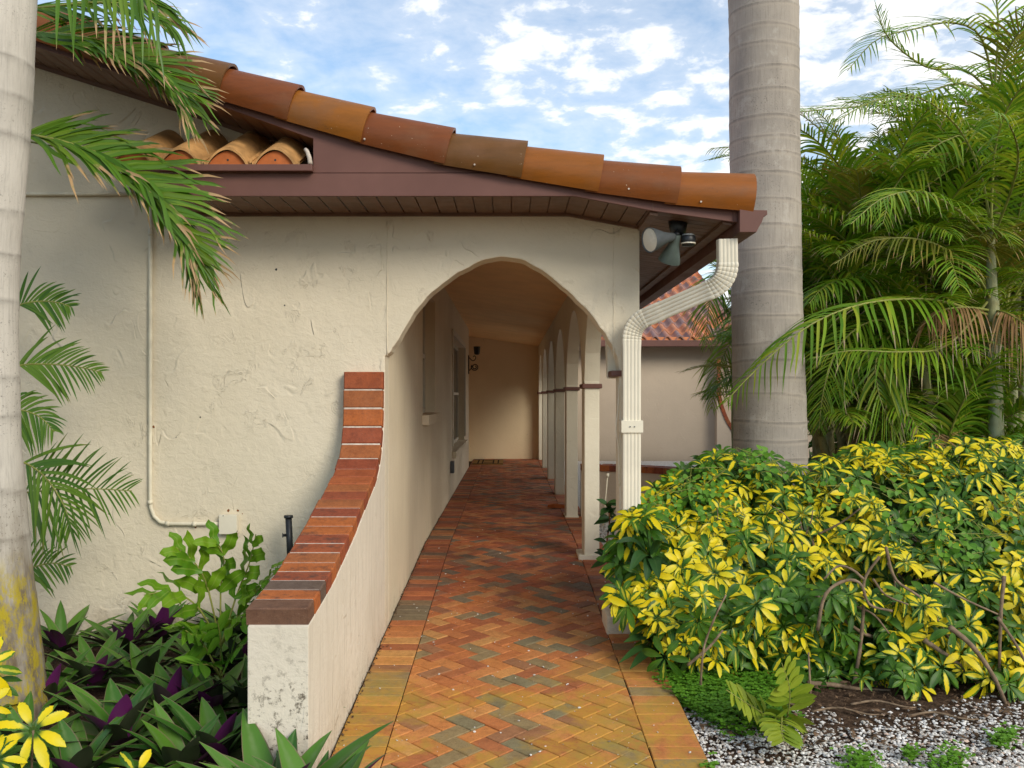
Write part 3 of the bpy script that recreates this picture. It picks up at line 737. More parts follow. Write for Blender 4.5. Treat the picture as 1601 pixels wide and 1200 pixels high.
# ---- the row of barrel tiles along the rake
ends_top = [(-2.53,3.285),(-2.15,3.155),(-1.78,3.035),(-1.416,2.925),(-1.065,2.815),(-.693,2.702),(-.276,2.595),(.099,2.528),(.49,2.457),(.884,2.397),(1.262,2.358)]
ends_top = [(-3.3,3.54),(-2.92,3.415)] + ends_top
mb = MB()
palidx = [0.9, .2, .55, .95, .3, .18, .02, .13, .28, .42, .55, .65, .77]
for k in range(len(ends_top)-1):
    a = Vector((ends_top[k][0], 0, ends_top[k][1])); b = Vector((ends_top[k+1][0], 0, ends_top[k+1][1]))
    d = (b-a).normalized(); nrm = Vector((-d.z, 0, d.x)); 
    if nrm.z < 0: nrm = -nrm
    a2 = a - d*0.07           # tucked under the tile above
    rnd = palidx[k]+.001
    r0, r1 = .112, .130
    rows_o = []; rows_i = []
    for j in range(9):
        t = j/8; c = a2.lerp(b, t); rr = lerp(r0, r1, t); off = lerp(-.034, 0.0, t)
        yc = YF+.050
        ro = []; ri = []
        for q in range(19):
            th = math.radians(lerp(-126, 100, q/18))
            # a little more than a half round: the front edge tucks in towards the fascia
            yy = math.sin(th)*rr; hh = math.cos(th)*rr
            if hh < 0: hh *= 1.12
            p = c + nrm*(off - rr + hh); ro.append(Vector((p.x, yc+yy, p.z)))
            rk = (rr-.013)/rr
            p = c + nrm*(off - rr + hh*rk); ri.append(Vector((p.x, yc+yy*rk, p.z)))
        rows_o.append(ro); rows_i.append(ri)
    mb.grid(rows_o, r=rnd); mb.grid([list(reversed(x)) for x in rows_i], r=rnd)
    mb.grid([rows_o[-1], rows_i[-1]], r=rnd)                       # lower lip
    mb.grid([[rw[0] for rw in rows_i], [rw[0] for rw in rows_o]], r=rnd)  # front skirt edge
mb.build('edge_tiles', M_TILE, house, True)
o = COL.objects[-1] if False else None
# blobs of mortar / fixings on the tiles
mb = MB()
for px, py in ((742,257),(868,268),(570,217),(983,295),(690,240),(1096,315)):
    p = P(px, py, YF-.062); mb.tube([p+Vector((0,-.004,0)), p+Vector((0,.02,0))], .005, 6)
mb.build('tile_fixings', M_MORTAR, house)
# main roof slope behind the rake: corrugated clay, runs back over the corridor
mb = MB(); rows = []
rx = [(-4.6,3.80),(-3.3,3.44),(-1.4,2.82),(-.7,2.60),(-.28,2.50),(.1,2.43),(.49,2.36),(.88,2.30),(1.25,2.25)]
ny = 2*int((17.4-4.72)/.12)
for x, z in rx:
    rows.append([(x, 4.70+k*.06, z-.06+.035*math.sin(k*math.pi/2+.3)) for k in range(ny)])
mb.grid(rows); mb.grid([[(x, y, z-.12) for x, z in rx] for y in (4.7, 17.5)])
mb.build('roof', M_TILE2, house, True)
# ---- cornice return with its own little row of tiles
ret = MB(); plug = MB(); lip = MB()
sl = 0.48
cs = [-1.194-.2425*k for k in range(4)]
for k, c in enumerate(cs):
    rnd = (.02, .66, .38, .1)[k]
    rows_o = []; rows_i = []
    for j in range(5):
        t = j/4; y = lerp(YF-.045, YW-.004, t); dz = (y-(YF-.045))*sl
        ro = []; ri = []
        for q in range(25):
            u = -1+2*q/24
            x = c+u*.128
            prof = .072*math.cos(clamp(abs(u)/.74)*math.pi/2)**.8 if abs(u) < .74 else -.020*math.sin((abs(u)-.74)/.26*math.pi)
            if u < -.9: prof += .010
            z = 2.402+prof+dz
            ro.append(Vector((x, y, z))); ri.append(Vector((x, y, z-.014)))
        rows_o.append(ro); rows_i.append(ri)
    ret.grid(rows_o, r=rnd); ret.grid([list(reversed(x)) for x in rows_i], r=rnd); ret.grid([rows_i[0], rows_o[0]], r=rnd)
    poly = [(c-.10, 2.383)] + [(c+u*.095, 2.392+.066*math.cos(u*math.pi/2)**.8) for u in [i/10-1 for i in range(21)]] + [(c+.10, 2.383)]
    ids = [plug.vert((x, YF-.028, z)) for x, z in poly]; plug.face(*ids)
    hole = [plug.vert((c+.006*math.cos(a), YF-.0285, 2.412+.006*math.sin(a))) for a in [i*math.pi/4 for i in range(8)]]
    plug.face(*hole, m=1)
rt = ret.build('return_tiles', M_CLAYP, house, True)
plug.build('bird_stops', [M_CLAY, M_BLACK], rt)
bevbox('return_gutter', (-1.93, YF-.058, 2.350), (-1.0, YF-.012, 2.384), M_BROWN, house, .004)
mb = MB(); mb.tube([(-1.010, YF-.05, 2.385), (-1.016, YF-.045, 2.42), (-1.028, YF-.04, 2.452), (-1.04, YF-.03, 2.466)], lambda t: .013-.003*t, 7)
mb.build('mortar_end', M_MORTAR, house, True)
# ---- gutter
gp = [(1.171,2.04),(1.171,2.158),(1.236,2.152),(1.31,2.150),(1.311,2.128),(1.293,2.118),(1.283,2.09),(1.268,2.065),(1.256,2.04)]
gt = prism('gutter', gp, 4.545, 17.2, M_BROWN, house, .0015)
# ---- downspout: ribbed rectangular pipe with pleated elbows
def downspout():
    A, C1, C2, D = P(1136,374,4.64), P(1137,441,4.655), P(986.5,506,4.955), P(987,560,4.965)
    def corner(p, c, q, ra):
        a_ = c+(p-c).normalized()*ra; b_ = c+(q-c).normalized()*ra
        return [a_.lerp(c, t).lerp(c.lerp(b_, t), t) for t in [k/79 for k in range(80)]]
    k1 = corner(A, C1, C2, .10); k2 = corner(C1, C2, D, .10)
    sm = [A.lerp(k1[0], k/7) for k in range(7)] + k1 + [k1[-1].lerp(k2[0], k/14) for k in range(1, 14)] + k2
    foot = Vector((sm[-1].x, 4.965, -.02))
    pts = sm + [sm[-1].lerp(foot, k/30) for k in range(1, 31)]
    W, D = .049, .038
    prof = []
    def add(u, v): prof.append((u, v))
    nr = 5
    for k in range(nr*4+1):       # front face, ribbed
        u = -1+2*k/(nr*4); rib = .0035 if (k % 4 == 2) else (.0025 if k % 2 else 0)
        add(u*W, -D-rib+.003)
    add(W+.001, -D*.5); add(W+.001, D*.5); add(W*.9, D); add(-W*.9, D); add(-W-.001, D*.5); add(-W-.001, -D*.5)
    mb = MB(); rows = []
    elbow = [(7, 86), (100, 179)]
    for i, p in enumerate(pts):
        t = (pts[min(i+1, len(pts)-1)]-pts[max(i-1, 0)]).normalized()
        back = Vector((0,1,0)); back = (back-t*back.dot(t)).normalized(); side = t.cross(back).normalized()
        if side.x < 0: side = -side
        k = 1.0
        for a, b in elbow:
            if a <= i <= b: k = 1.0+.060*abs(math.sin((i-a)*math.pi/9.0))**.6
        if i in (97, 98, 99): k = 1.05
        
        rows.append([p+side*u*k+back*v*k for u, v in prof])
    mb.grid(rows, closed=True)
    ds = mb.build('downspout', M_CREAM, house)
    z0 = P(987, 663, 4.965).z
    s = bevbox('strap', (foot.x-.060, 4.914, z0-.05*.9), (foot.x+.060, 5.03, z0+.022), M_CREAM, ds, .002)
    mb = MB()
    for dx in (-.012, .012):
        mb.tube([(foot.x+dx, 4.9135, z0-.012), (foot.x+dx, 4.910, z0-.012)], .004, 6)
    mb.build('screw', M_GREY, ds)
downspout()

# the rear wing of the house: pink-tan wall, tiled roof
wing = tag(empty('house_wing'), 'tan stucco rear wing with rolled clay roof tiles seen past the downspout', 'house')
bevbox('wall', (.801, 17.52, -.3), (4.06, 17.75, 2.34), M_FAR, wing, .01)
bevbox('wall', (4.062, 17.60, -.3), (6.5, 17.8, 2.34), M_FAR, wing, .01)
bevbox('gutter', (.70, 17.02, 2.17), (4.9, 17.14, 2.29), M_BROWN, wing, .01)
bevbox('soffit', (.70, 17.142, 2.20), (4.9, 17.518, 2.23), M_SOFFIT, wing, 0)
def wingroof():
    mb = MB(); x0, x1 = .86, 4.75; per = .235; y0 = 17.05; rl = .40
    for row in range(13):
        ya = y0+row*rl; 
        for c in range(int((x1-x0)/per)):
            r = R.random(); xs = x0+c*per; rows = []
            for j in range(3):
                t = j/2; y = ya+rl*1.08*t; z = 2.30+(y-y0)*.40 + .032*(1-t) 
                rows.append([(xs+per*u/8, y, z+.052*math.sin(u/8*2*math.pi+.4)) for u in range(9)])
            mb.grid(rows, r=r)
            mb.grid([[(p[0], p[1], p[2]-.03) for p in rows[0]], rows[0]], r=r)
    mb.box((x0, y0+.03, 2.22), (x1, y0+.06, 2.352), r=.7)
    mb.build('roof', M_TILE2, wing, True)
wingroof()

# ------------------------------------------------------------------ curved garden wall with brick cap
gw = tag(empty('garden_wall'), 'curved stucco wing wall sweeping down beside the walkway with a stepped red brick cap', 'wall')
CURVE = [(4.986,1.40),(4.984,1.287),(4.975,1.117),(4.950,1.018),(4.898,.929),(4.82,.858),(4.708,.806),(4.59,.770),(4.47,.740),(4.26,.680),(4.045,.618),(3.81,.566),(3.60,.521),(3.36,.488),(3.13,.460)]
cv = spline([(0, a, b) for a, b in CURVE], 240)
def arclen(c):
    L = [0]
    for i in range(1, len(c)): L.append(L[-1]+(c[i]-c[i-1]).length)
    return L
AL = arclen(cv)
def at(s):
    for i in range(1, len(AL)):
        if AL[i] >= s:
            t = (s-AL[i-1])/(AL[i]-AL[i-1]+1e-9); p = cv[i-1].lerp(cv[i], t); return p, (cv[i]-cv[i-1]).normalized()
    return cv[-1], (cv[-1]-cv[-2]).normalized()
TH = .058
inner = []
for k in range(50):
    p, d = at(.060+(AL[-1]-.060)*k/49); nn = Vector((0, d.z, -d.y));  nn = nn if nn.z > 0 or nn.y < 0 else -nn
    q = p - nn*TH*1.0
    inner.append((min(q.y, YW-.001), q.z))
inner = [q for q in inner if q[0] < YW-.003]
endp = inner[-1]
poly = [(YW-.001, -.4), (YW-.001, inner[0][1])] + inner + [(endp[0]-.012, endp[1]-.004), (endp[0]-.012, -.4)]
prism('wall_body', poly, XL-.213, XL-.0005, M_WING, gw, .008, 'X')
# brick cap
mb = MB(); mort = MB()
nb = 22; s0 = .052; total = AL[-1]-s0
s = s0; k = 0
plen = total/nb
for k in range(nb):
    a = s0+plen*k+.0055; b = s0+plen*(k+1)-.0035
    pa, da = at(a); pb, db = at(b)
    d = (pb-pa).normalized(); nn = Vector((0, d.z, -d.y)); nn = nn if nn.z > 0 or nn.y < 0 else -nn
    r = (.10, .60, .42, .25, .55, .75, .10, .9, .5, .3, .55, .8, .46, .4, .22, .1, .65, .35, .2, .5, .42, .05)[k]
    ox = R.uniform(-.004, .004); m = 1 if k in (19, 21) else 0
    jn = R.uniform(.0005, .0030)
    x0, x1 = XL-.222+ox, XL-.004+ox*.5
    cor = []
    bv = .005
    lo = [pa-nn*(TH+.002), pb-nn*(TH+.002)]; hi = [pa+nn*jn, pb+nn*jn]
    # box with chamfered top
    def V(x, p): return mb.vert((x, min(p.y, YW-.0005), p.z), r=r)
    base = [V(x0, lo[0]), V(x1, lo[0]), V(x1, lo[1]), V(x0, lo[1])]
    mid = [V(x0, hi[0]-nn*bv), V(x1, hi[0]-nn*bv), V(x1, hi[1]-nn*bv), V(x0, hi[1]-nn*bv)]
    dd = d*bv
    top = [V(x0+bv, hi[0]+dd), V(x1-bv, hi[0]+dd), V(x1-bv, hi[1]-dd), V(x0+bv, hi[1]-dd)]
    for A, B in ((base, mid), (mid, top)):
        for q in range(4): mb.face(A[q], A[(q+1) % 4], B[(q+1) % 4], B[q], m=m)
    mb.face(*top, m=m); mb.face(*reversed(base), m=m)
cap = mb.build('brick_cap', [M_CAP, M_CAPDK], gw)
rows = []
for k in range(90):
    p, d = at(s0+.012+(total-.03)*k/89); nn = Vector((0, d.z, -d.y)); nn = nn if nn.z > 0 or nn.y < 0 else -nn
    a = p-nn*(.0040 if k < 45 else .0022)+nn*R.uniform(-.0012, .0006); b = p-nn*TH
    rows.append([Vector((XL-.217, min(b.y, YW-.001), b.z)), Vector((XL-.217, min(a.y, YW-.001), a.z)), Vector((XL-.009, min(a.y, YW-.001), a.z)), Vector((XL-.009, min(b.y, YW-.001), b.z))])
mort.grid(rows); mort.build('mortar', M_MORTAR, gw)

# low curved planter wall by the arcade
pw = tag(empty('planter_wall'), 'low curved stucco planter wall topped with red brick behind the slim columns', 'wall')
pc = spline([(.73,9.12,0),(1.0,9.10,0),(1.35,8.92,0),(1.75,8.55,0),(2.1,8.0,0),(2.35,7.3,0)], 40)
mb = MB(); capm = MB()
L = [0]
for i in range(1, 40): L.append(L[-1]+(pc[i]-pc[i-1]).length)
rows = []
for i, p in enumerate(pc):
    t = (pc[min(i+1, 39)]-pc[max(i-1, 0)]).normalized(); sd = Vector((-t.y, t.x, 0))
    rows.append([p-sd*.095+Vector((0,0,-.2)), p-sd*.095+Vector((0,0,.455)), p+sd*.095+Vector((0,0,.455)), p+sd*.095+Vector((0,0,-.2))])
ids = mb.grid(rows); mb.face(*ids[0])
mb.build('wall_body', M_FAR, pw)
nb2 = int(L[-1]/.105); 
def onpc(s):
    for i in range(1, 40):
        if L[i] >= s:
            t = (s-L[i-1])/(L[i]-L[i-1]); return pc[i-1].lerp(pc[i], t)
    return pc[-1]
for k in range(nb2):
    a = onpc(k*.105+.004); b = onpc(k*.105+.100); t = (b-a).normalized(); sd = Vector((-t.y, t.x, 0)); r = R.random()
    i = [capm.vert(q, r=r) for q in (a-sd*.11+Vector((0,0,.457)), a+sd*.11+Vector((0,0,.457)), b+sd*.11+Vector((0,0,.457)), b-sd*.11+Vector((0,0,.457)),
         a-sd*.11+Vector((0,0,.518)), a+sd*.11+Vector((0,0,.518)), b+sd*.11+Vector((0,0,.518)), b-sd*.11+Vector((0,0,.518)))]
    for q in ((3,2,1,0),(4,5,6,7),(0,1,5,4),(1,2,6,5),(2,3,7,6),(3,0,4,7)): capm.face(*[i[z] for z in q])
capm.build('brick_cap', M_CAP, pw)
# far curved wall with brick edge, behind the royal palm
fw = tag(empty('garden_wall'), 'distant stucco wall with a brick edge curving down behind the thick grey palm trunk', 'wall')
Yb = 17.3
fc = spline([Vector((*XZ(1121,560,Yb),0)), Vector((*XZ(1121,610,Yb),0)), Vector((*XZ(1127,640,Yb),0)), Vector((*XZ(1140,668,Yb),0)), Vector((*XZ(1160,692,Yb),0)), Vector((*XZ(1190,706,Yb),0))], 24)
body = [(fc[0].x, -.3)] + [(p.x, p.y) for p in fc] + [(fc[-1].x, -.3)]
prism('wall_body', body, Yb, Yb+.21, M_FAR, fw)
mb = MB()
for k in range(23):
    a, b = fc[k], fc[k+1]; d = (b-a).normalized(); nn = Vector((-d.y, d.x, 0)); nn = nn if nn.x+nn.y > 0 else -nn
    a2 = a.lerp(b, .04); b2 = a.lerp(b, .96); r = R.random()
    q = [a2+nn*.002, b2+nn*.002, b2+nn*.07, a2+nn*.07]
    i = [mb.vert((v.x, Yb-.02, v.y), r=r) for v in q] + [mb.vert((v.x, Yb+.23, v.y), r=r) for v in q]
    for w in ((0,1,2,3),(7,6,5,4),(0,4,5,1),(1,5,6,2),(2,6,7,3),(3,7,4,0)): mb.face(*[i[z] for z in w])
mb.build('brick_cap', M_CAP, fw)

# ------------------------------------------------------------------ small fittings
cd = tag(empty('conduit'), 'cream painted conduit running down the stucco wall to a square box', 'conduit pipe')
mb = MB(); yc = YW-.016
pts = [P(-60,303,yc), P(225,303,yc)]
mb.tube([P(-60,303.5,yc), P(60,303,yc), P(228,303,yc)], .0105, 10)
v = [P(235.5,300,yc), P(235.5,450,yc), P(235,600,yc), P(235,775,yc), P(236,793,yc), P(241,807,yc), P(251,816,yc), P(265,818.5,yc), P(300,818.5,yc), P(347,818.5,yc)]
mb.tube(v, .0115, 10); 
co = mb.build('pipe', M_CONDUIT, cd, True)
mb = MB()
for px, py in ((235.2,365),(235,785),(262,818),(304,819)):
    p = P(px, py, yc); d = Vector((0,0,1)) if py < 800 else Vector((1,0,0))
    mb = MB(); mb.tube([p-d*.011, p+d*.011], .0145, 10); mb.build('coupling', M_CONDUIT, co, True)
a = P(346,803,YW); b = P(374,833,YW)
bx = bevbox('junction_box', (a.x, YW-.045, b.z), (b.x, YW-.001, a.z), M_CREAM, cd, .003)
mb = MB(); 
for px, py in ((349,806),(371,830)):
    p = P(px, py, YW-.0455); mb.tube([p, p+Vector((0,-.002,0))], .003, 6)
mb.build('screw', M_GREY, bx)
hb = tag(empty('standpipe'), 'short black irrigation standpipe with a side knob against the stucco wall', 'pipe')
mb = MB(); p0 = P(455,900,4.85); p1 = P(451,806,4.85)
mb.tube([p0, p1], .018, 12); mb.build('pipe', M_BLACK, hb, True)
mb = MB(); mb.tube([p1+Vector((0,0,-.012)), p1+Vector((0,0,.002))], .025, 12); mb.build('cap', M_BLACK, hb, True)
mb = MB(); q = p1.lerp(p0, .32); mb.tube([q, q+Vector((-.028,-.012,0)), q+Vector((-.034,-.014,0))], lambda t: .008 if t < .6 else .014, 8); mb.build('knob', M_BLACK, hb, True)

# floodlight under the eave
fl = tag(empty('floodlight'), 'twin head grey floodlight with motion sensor fixed under the brown eave', 'floodlight')
base = Vector((.905, 4.80, 2.13))
mb = MB(); mb.tube([base+Vector((0,0,.012)), base+Vector((0,0,-.03)), base+Vector((0,0,-.055))], lambda t: .052-.014*t, 14); mb.build('mount', M_BLACK, fl, True)
def lampbell(cen, aim, L, r0, r1, mat, lens=True):
    aim = Vector(aim).normalized(); back = Vector(cen)-aim*L
    mb = MB(); prof = [(-.03,.018),(0,.024),(.25,.030),(.45,.040),(.7,.058),(.9,.070),(1,.074)]
    rows = []; u = aim.cross(Vector((0,0,1))).normalized(); w = aim.cross(u)
    for t, r in prof:
        c = back+aim*L*t; rr = r*r1/.074
        rows.append([c+(u*math.cos(a)+w*math.sin(a))*rr for a in [2*math.pi*k/24 for k in range(24)]])
    ids = mb.grid(rows, closed=True); mb.face(*ids[0])
    rows2 = [rows[-1], [Vector(cen)+(q-Vector(cen))*.9-aim*.004 for q in rows[-1]]]
    mb.grid(rows2, closed=True)
    o = mb.build('lamp_head', mat, fl, True)
    if lens:
        mb = MB(); rows = []
        for k in range(6):
            rr = .9*(1-k/5); rows.append([Vector(cen)+(q-Vector(cen))*max(rr,.01)+aim*(.006*(1-(1-k/5)**2)-.004) for q in [back+aim*L+(u*math.cos(a)+w*math.sin(a))*r1 for a in [2*math.pi*j/24 for j in range(24)]]])
        mb.grid(rows, closed=True); mb.build('lens', M_LENS, o, True)
    return back
c1 = P(1015,375,4.62); b1 = lampbell(c1, (-.84,-.42,-.18), .155, .03, .066, M_GREY)
c2 = P(1046,408,4.78); b2 = lampbell(c2, (-.22,.55,-.95), .150, .03, .060, plain('grey_green_shell', (.075,.10,.085), .4, .5, .2, 16))
c3 = P(1076,376,4.72)
mb = MB(); mb.tube([base+Vector((0,0,-.04)), b1], .014, 8); mb.tube([base+Vector((-.01,0,-.04)), b2], .014, 8); mb.tube([base+Vector((.01,0,-.04)), c3+Vector((-.01,0.02,.01))], .012, 8)
mb.build('arm', M_BLACK, fl, True)
mb = MB(); mb.tube([c3+Vector((0,0,.028)), c3+Vector((0,0,.020)), c3, c3+Vector((0,0,-.028))], lambda t: .032+.008*math.sin(t*3.1), 16)
sn = mb.build('motion_sensor', M_BLACK, fl, True)
mb = MB(); mb.tube([c3+Vector((0,0,.034)), c3+Vector((0,0,.026))], lambda t: .030+.006*t, 16); mb.build('sensor_cover', plain('sensor_grey', (.30,.32,.31), .4), sn, True)
mb = MB(); mb.tube([c3+Vector((0,0,-.012)), c3+Vector((0,0,-.018))], .0395, 16); mb.build('sensor_band', M_LENS, sn, True)

# wrought iron wall lantern by the door
wl = tag(empty('wall_lantern'), 'black wrought iron scroll bracket lantern on the corridor wall beside the door', 'lantern')
y = 15.3
bevbox('backplate', (XL, y-.03, 1.60), (XL+.018, y+.03, 1.92), M_IRON, wl, .005)
mb = MB(); pts = []
for k in range(34):
    t = k/33; a = t*3.6*math.pi; r = .065*(1-t*.72); pts.append((XL+.115+r*math.cos(a+2.6), y, 1.72+r*math.sin(a+2.6)))
mb.tube(pts, .0085, 6)
pts = [(XL+.02, y, 1.88), (XL+.07, y, 1.83), (XL+.11, y, 1.84), (XL+.13, y, 1.88), (XL+.11, y, 1.91), (XL+.085, y, 1.895)]
mb.tube(spline(pts, 22), .0085, 6); mb.tube([(XL+.02, y, 1.66), (XL+.055, y, 1.70), (XL+.07, y, 1.75)], .008, 6)
mb.build('scroll', M_IRON, wl, True)
mb = MB(); mb.tube([(XL+.15, y, 1.93), (XL+.15, y, 1.945), (XL+.15, y, 2.07)], lambda t: .03+.03*t, 6); mb.build('lantern_cage', M_IRON, wl)
# doormat
dm = MB(); mx0, mx1, my0, my1 = -.655, -.11, 15.95, 17.0
dm.box((mx0, my0, .003), (mx1, my1, .018), r=0)
for a, b in (((mx0+.0, my0), (mx1, my0+.07)), ((mx0, my1-.07), (mx1, my1))): dm.box((a[0], a[1], .0185), (b[0], b[1], .021), r=1)
for xx in (mx0+.08, mx0+.16, mx1-.19, mx1-.10): dm.box((xx, my0+.07, .0185), (xx+.025, my1-.07, .021), r=1)
for yy in (my0+.22, my1-.3): dm.box((mx0+.2, yy, .0185), (mx1-.2, yy+.06, .0205), r=1)
tag(dm.build('doormat', M_MAT), 'tan and black coir doormat lying at the far end of the walkway', 'doormat')
a = P(703,720,10.7)
tag(bevbox('outlet_box', (XL, 10.62, .30), (XL+.045, 10.76, .44), M_GREY, None, .006), 'small grey outlet box low on the corridor wall below the far window', 'outlet box')
mb = MB()
pts = [(.42,9.75),(.50,9.68),(.60,9.70),(.66,9.82),(.58,9.92),(.46,9.88)]
rows = [[(x, y, .004) for x, y in pts], [(x, y, .03+.02*math.sin(i*1.3)) for i, (x, y) in enumerate(pts)]]
ids = mb.grid(rows, closed=True); mb.face(*ids[1])
tag(mb.build('tile_shard', M_CLAY), 'broken terracotta shard lying on the bricks beside the middle columns', 'shard')
rp = tag(empty('riser_pipe'), 'thin white sprinkler riser standing in front of the low planter wall', 'pipe')
p0 = P(943,812,7.4); p1 = P(950,742,7.4)
mb = MB(); mb.tube([p0+Vector((0,0,-.05)), p1], .006, 7); mb.build('pipe', M_CONDUIT, rp, True)
mb = MB(); mb.tube([p1+Vector((0,0,-.02)), p1+Vector((0,0,.012))], .013, 8); mb.build('nozzle', M_CREAM, rp, True)

# ------------------------------------------------------------------ palms
def ring_trunk(name, path, rad, mat, parent, rings, rows_n=240, seg=36, amp=.006):
    path = spline(path, rows_n); mb = MB(); rows = []; zs_ = []
    z0, z1 = path[0].z, path[-1].z
    ids = []
    ring_z = []; z = z0+.1
    while z < z1: ring_z.append((z, R.uniform(-.03, .03), R.uniform(0, 6.28))); z += R.uniform(*rings)
    for i, p in enumerate(path):
        row = []
        for k in range(seg):
            a = 2*math.pi*k/seg
            rr = rad((p.z-z0)/(z1-z0)); ring = 0.0; bulge = 0
            for rz, tilt, ph in ring_z:
                dz = p.z-(rz+tilt*.6*math.cos(a-ph)+.003*math.sin(3*a+ph))
                if abs(dz) < .25:
                    if -.07 < dz < .008: ring = max(ring, clamp(1-abs(dz+.006)/.014) if dz > -.006 else clamp(.75*(1+(dz+.006)/.045))**1.6)
                    if dz < 0: bulge += math.exp(dz/.05)*1.0
                    else: bulge += math.exp(-dz/.012)
            rr += amp*(min(bulge, 1.2)-.4)+.004*mnoise.noise(Vector((math.cos(a)*2, math.sin(a)*2, p.z*3)))
            row.append(mb.vert((p.x+math.cos(a)*rr, p.y+math.sin(a)*rr, p.z), k/seg, i/rows_n, ring))
        ids.append(row)
    for i in range(rows_n-1):
        for k in range(seg): mb.face(ids[i][k], ids[i][(k+1) % seg], ids[i+1][(k+1) % seg], ids[i+1][k])
    return mb.build(name, mat, parent, True)

def frond(parent, path, mat, leafL, n=34, w=.012, up=Vector((0,0,1)), vee=.35, fwd=.75, droop=.45, prof=None, rach=.011, seed=0, start=.16, curl=0.0, wind=Vector((0,0,0)), name='frond', sides=(-1,1), drop=0.0):
    q = random.Random(seed); pts = spline(path, 48); mb = MB(); L = len(pts)
    mb.tube(pts[::3]+[pts[-1]], lambda t: rach*(1-.82*t)+.001, 6, r=.5, m=1, cap=False)
    for k in range(n):
        for s in sides:
            t = start+(1-start)*((k+q.uniform(-.25, .25)+(.5 if s > 0 else 0))/n); t = clamp(t, start, .995)
            if q.random() < drop: continue
            i = t*(L-1); i0 = min(int(i), L-2); p = pts[i0].lerp(pts[i0+1], i-i0)
            tan = (pts[min(i0+2, L-1)]-pts[max(i0-1, 0)]).normalized()
            side = tan.cross(up)
            if side.length < .05: side = tan.cross(Vector((0,1,0)))
            side.normalize(); nrm = side.cross(tan).normalized()
            lp = prof(t) if prof else (math.sin(math.pi*(t**.75)*.86+.28))
            ll = leafL*clamp(lp, .22, 1)*q.uniform(.86, 1.1)
            f = lerp(fwd*.75, fwd*1.7, t)
            d = (side*s + tan*f*q.uniform(.85, 1.15) + nrm*vee*q.uniform(.7, 1.3)+wind*q.uniform(.6, 1.3)).normalized()
            dr = droop*q.uniform(.6, 1.45)
            lf = []; ws = []; nseg = 6
            tw = q.uniform(-1, 1)*curl
            for j in range(nseg+1):
                u = j/nseg
                lf.append(p + d*ll*(u-.12*dr*u*u) + Vector((0,0,-1))*ll*dr*u*u*.8 + side*s*tw*ll*.12*math.sin(u*5)*u)
                ws.append(w*clamp(lp, .5, 1)*(math.sin(math.pi*min(1, .16+u*.84))**.6 if u < 1 else .04)*(1-.35*u))
            mb.blade(lf, ws, nrm + Vector((q.uniform(-.25,.25), q.uniform(-.25,.25), 0)) + side*s*tw*.6, q.random(), .22)
    return mb.build(name, [mat, M_RACHIS], parent)

# thick royal palm, right of the eave
rp_ = tag(empty('palm_tree'), 'thick grey ringed palm trunk rising past the eave corner out of the picture', 'palm tree')
Yp = 6.6
ring_trunk('trunk', [P(1206,905,Yp), P(1204,690,Yp), P(1199,480,Yp), P(1196,260,Yp), P(1194,60,Yp), P(1192,-200,Yp), P(1192,-620,Yp)],
           lambda t: lerp(.272, .252, clamp(t*3)), M_ROYAL, rp_, (.10, .21), 420, 48, .0036)
# pale slim trunk at the left edge
lp_ = tag(empty('palm_tree'), 'pale leaning palm trunk with yellow lichen at its foot on the left edge', 'palm tree')
Yl = 3.9
lr = [(-120,.170),(0,.170),(80,.168),(150,.166),(300,.160),(380,.157),(450,.156),(600,.158),(700,.160),(800,.172),(900,.185),(1000,.200),(1080,.226),(1150,.25)]
edge = [(-120,52),(0,50),(75,47.5),(150,44),(300,33),(380,26),(450,23),(600,24),(700,26.5),(800,35),(900,45),(1000,55),(1080,66),(1150,78)]
pathL = []
for (py, r), (_, ex) in zip(reversed(lr), reversed(edge)):
    p = P(ex, py, Yl); pathL.append(Vector((p.x-r, Yl, p.z)))
def lrad(t):
    z = lerp(pathL[0].z, pathL[-1].z, t); py = CY-(z-H)*F/Yl
    for (a, ra), (b, rb) in zip(lr, lr[1:]):
        if a <= py <= b: return lerp(ra, rb, (py-a)/(b-a))
    return lr[0][1] if py < lr[0][0] else lr[-1][1]
ring_trunk('trunk', pathL, lrad, M_LTRUNK, lp_, (.16, .34), 260, 40, .0022)

# windblown coconut fronds, upper left
cp = tag(empty('coconut_palm'), 'windblown coconut palm fronds with dry brown tips hanging over the roof return', 'palm tree')
Yc = 4.25
ring_trunk('trunk', [Vector((-3.55, 4.35, -.4)), Vector((-3.5, 4.32, 1.0)), Vector((-3.42, 4.3, 2.6)), Vector((-3.4, 4.3, 3.6))], lambda t: .13, M_LTRUNK, cp, (.1, .16), 60, 20, .004)
bT = Vector((-3.4,4.3,3.3))
UPV = Vector((0,-.75,.65))
frond(cp, [bT, P(-40,50,4.25), P(60,52,4.2), P(130,58,4.15), P(190,78,4.12), P(240,104,4.1), P(270,138,4.1)], M_COCO, .44, 46, .0140, UPV, .0, 1.0, .30, prof=lambda t: lerp(1, .60, t), rach=.012, seed=3, curl=1.4, wind=Vector((.75,0,.42)), start=.28)
frond(cp, [bT, P(-40,60,4.3), P(60,56,4.28), P(140,66,4.24), P(205,92,4.2), P(255,125,4.18), P(283,158,4.16)], M_COCO, .26, 34, .012, UPV, .0, 1.5, .40, prof=lambda t: lerp(.7, .9, t), rach=.005, seed=23, curl=1.4, wind=Vector((.8,0,-.15)), start=.40)
frond(cp, [Vector((-3.4,4.3,3.5)), P(-60,-90,4.2), P(60,-60,4.1), P(140,-40,4.05), P(205,-20,4.0), P(245,8,4.0)], M_COCO, .40, 19, .0150, Vector((0,-.8,.6)), .0, .45, .65, prof=lambda t: lerp(1, .6, t), rach=.012, seed=8, curl=1.4, wind=Vector((.40,0,-.62)), start=.45)
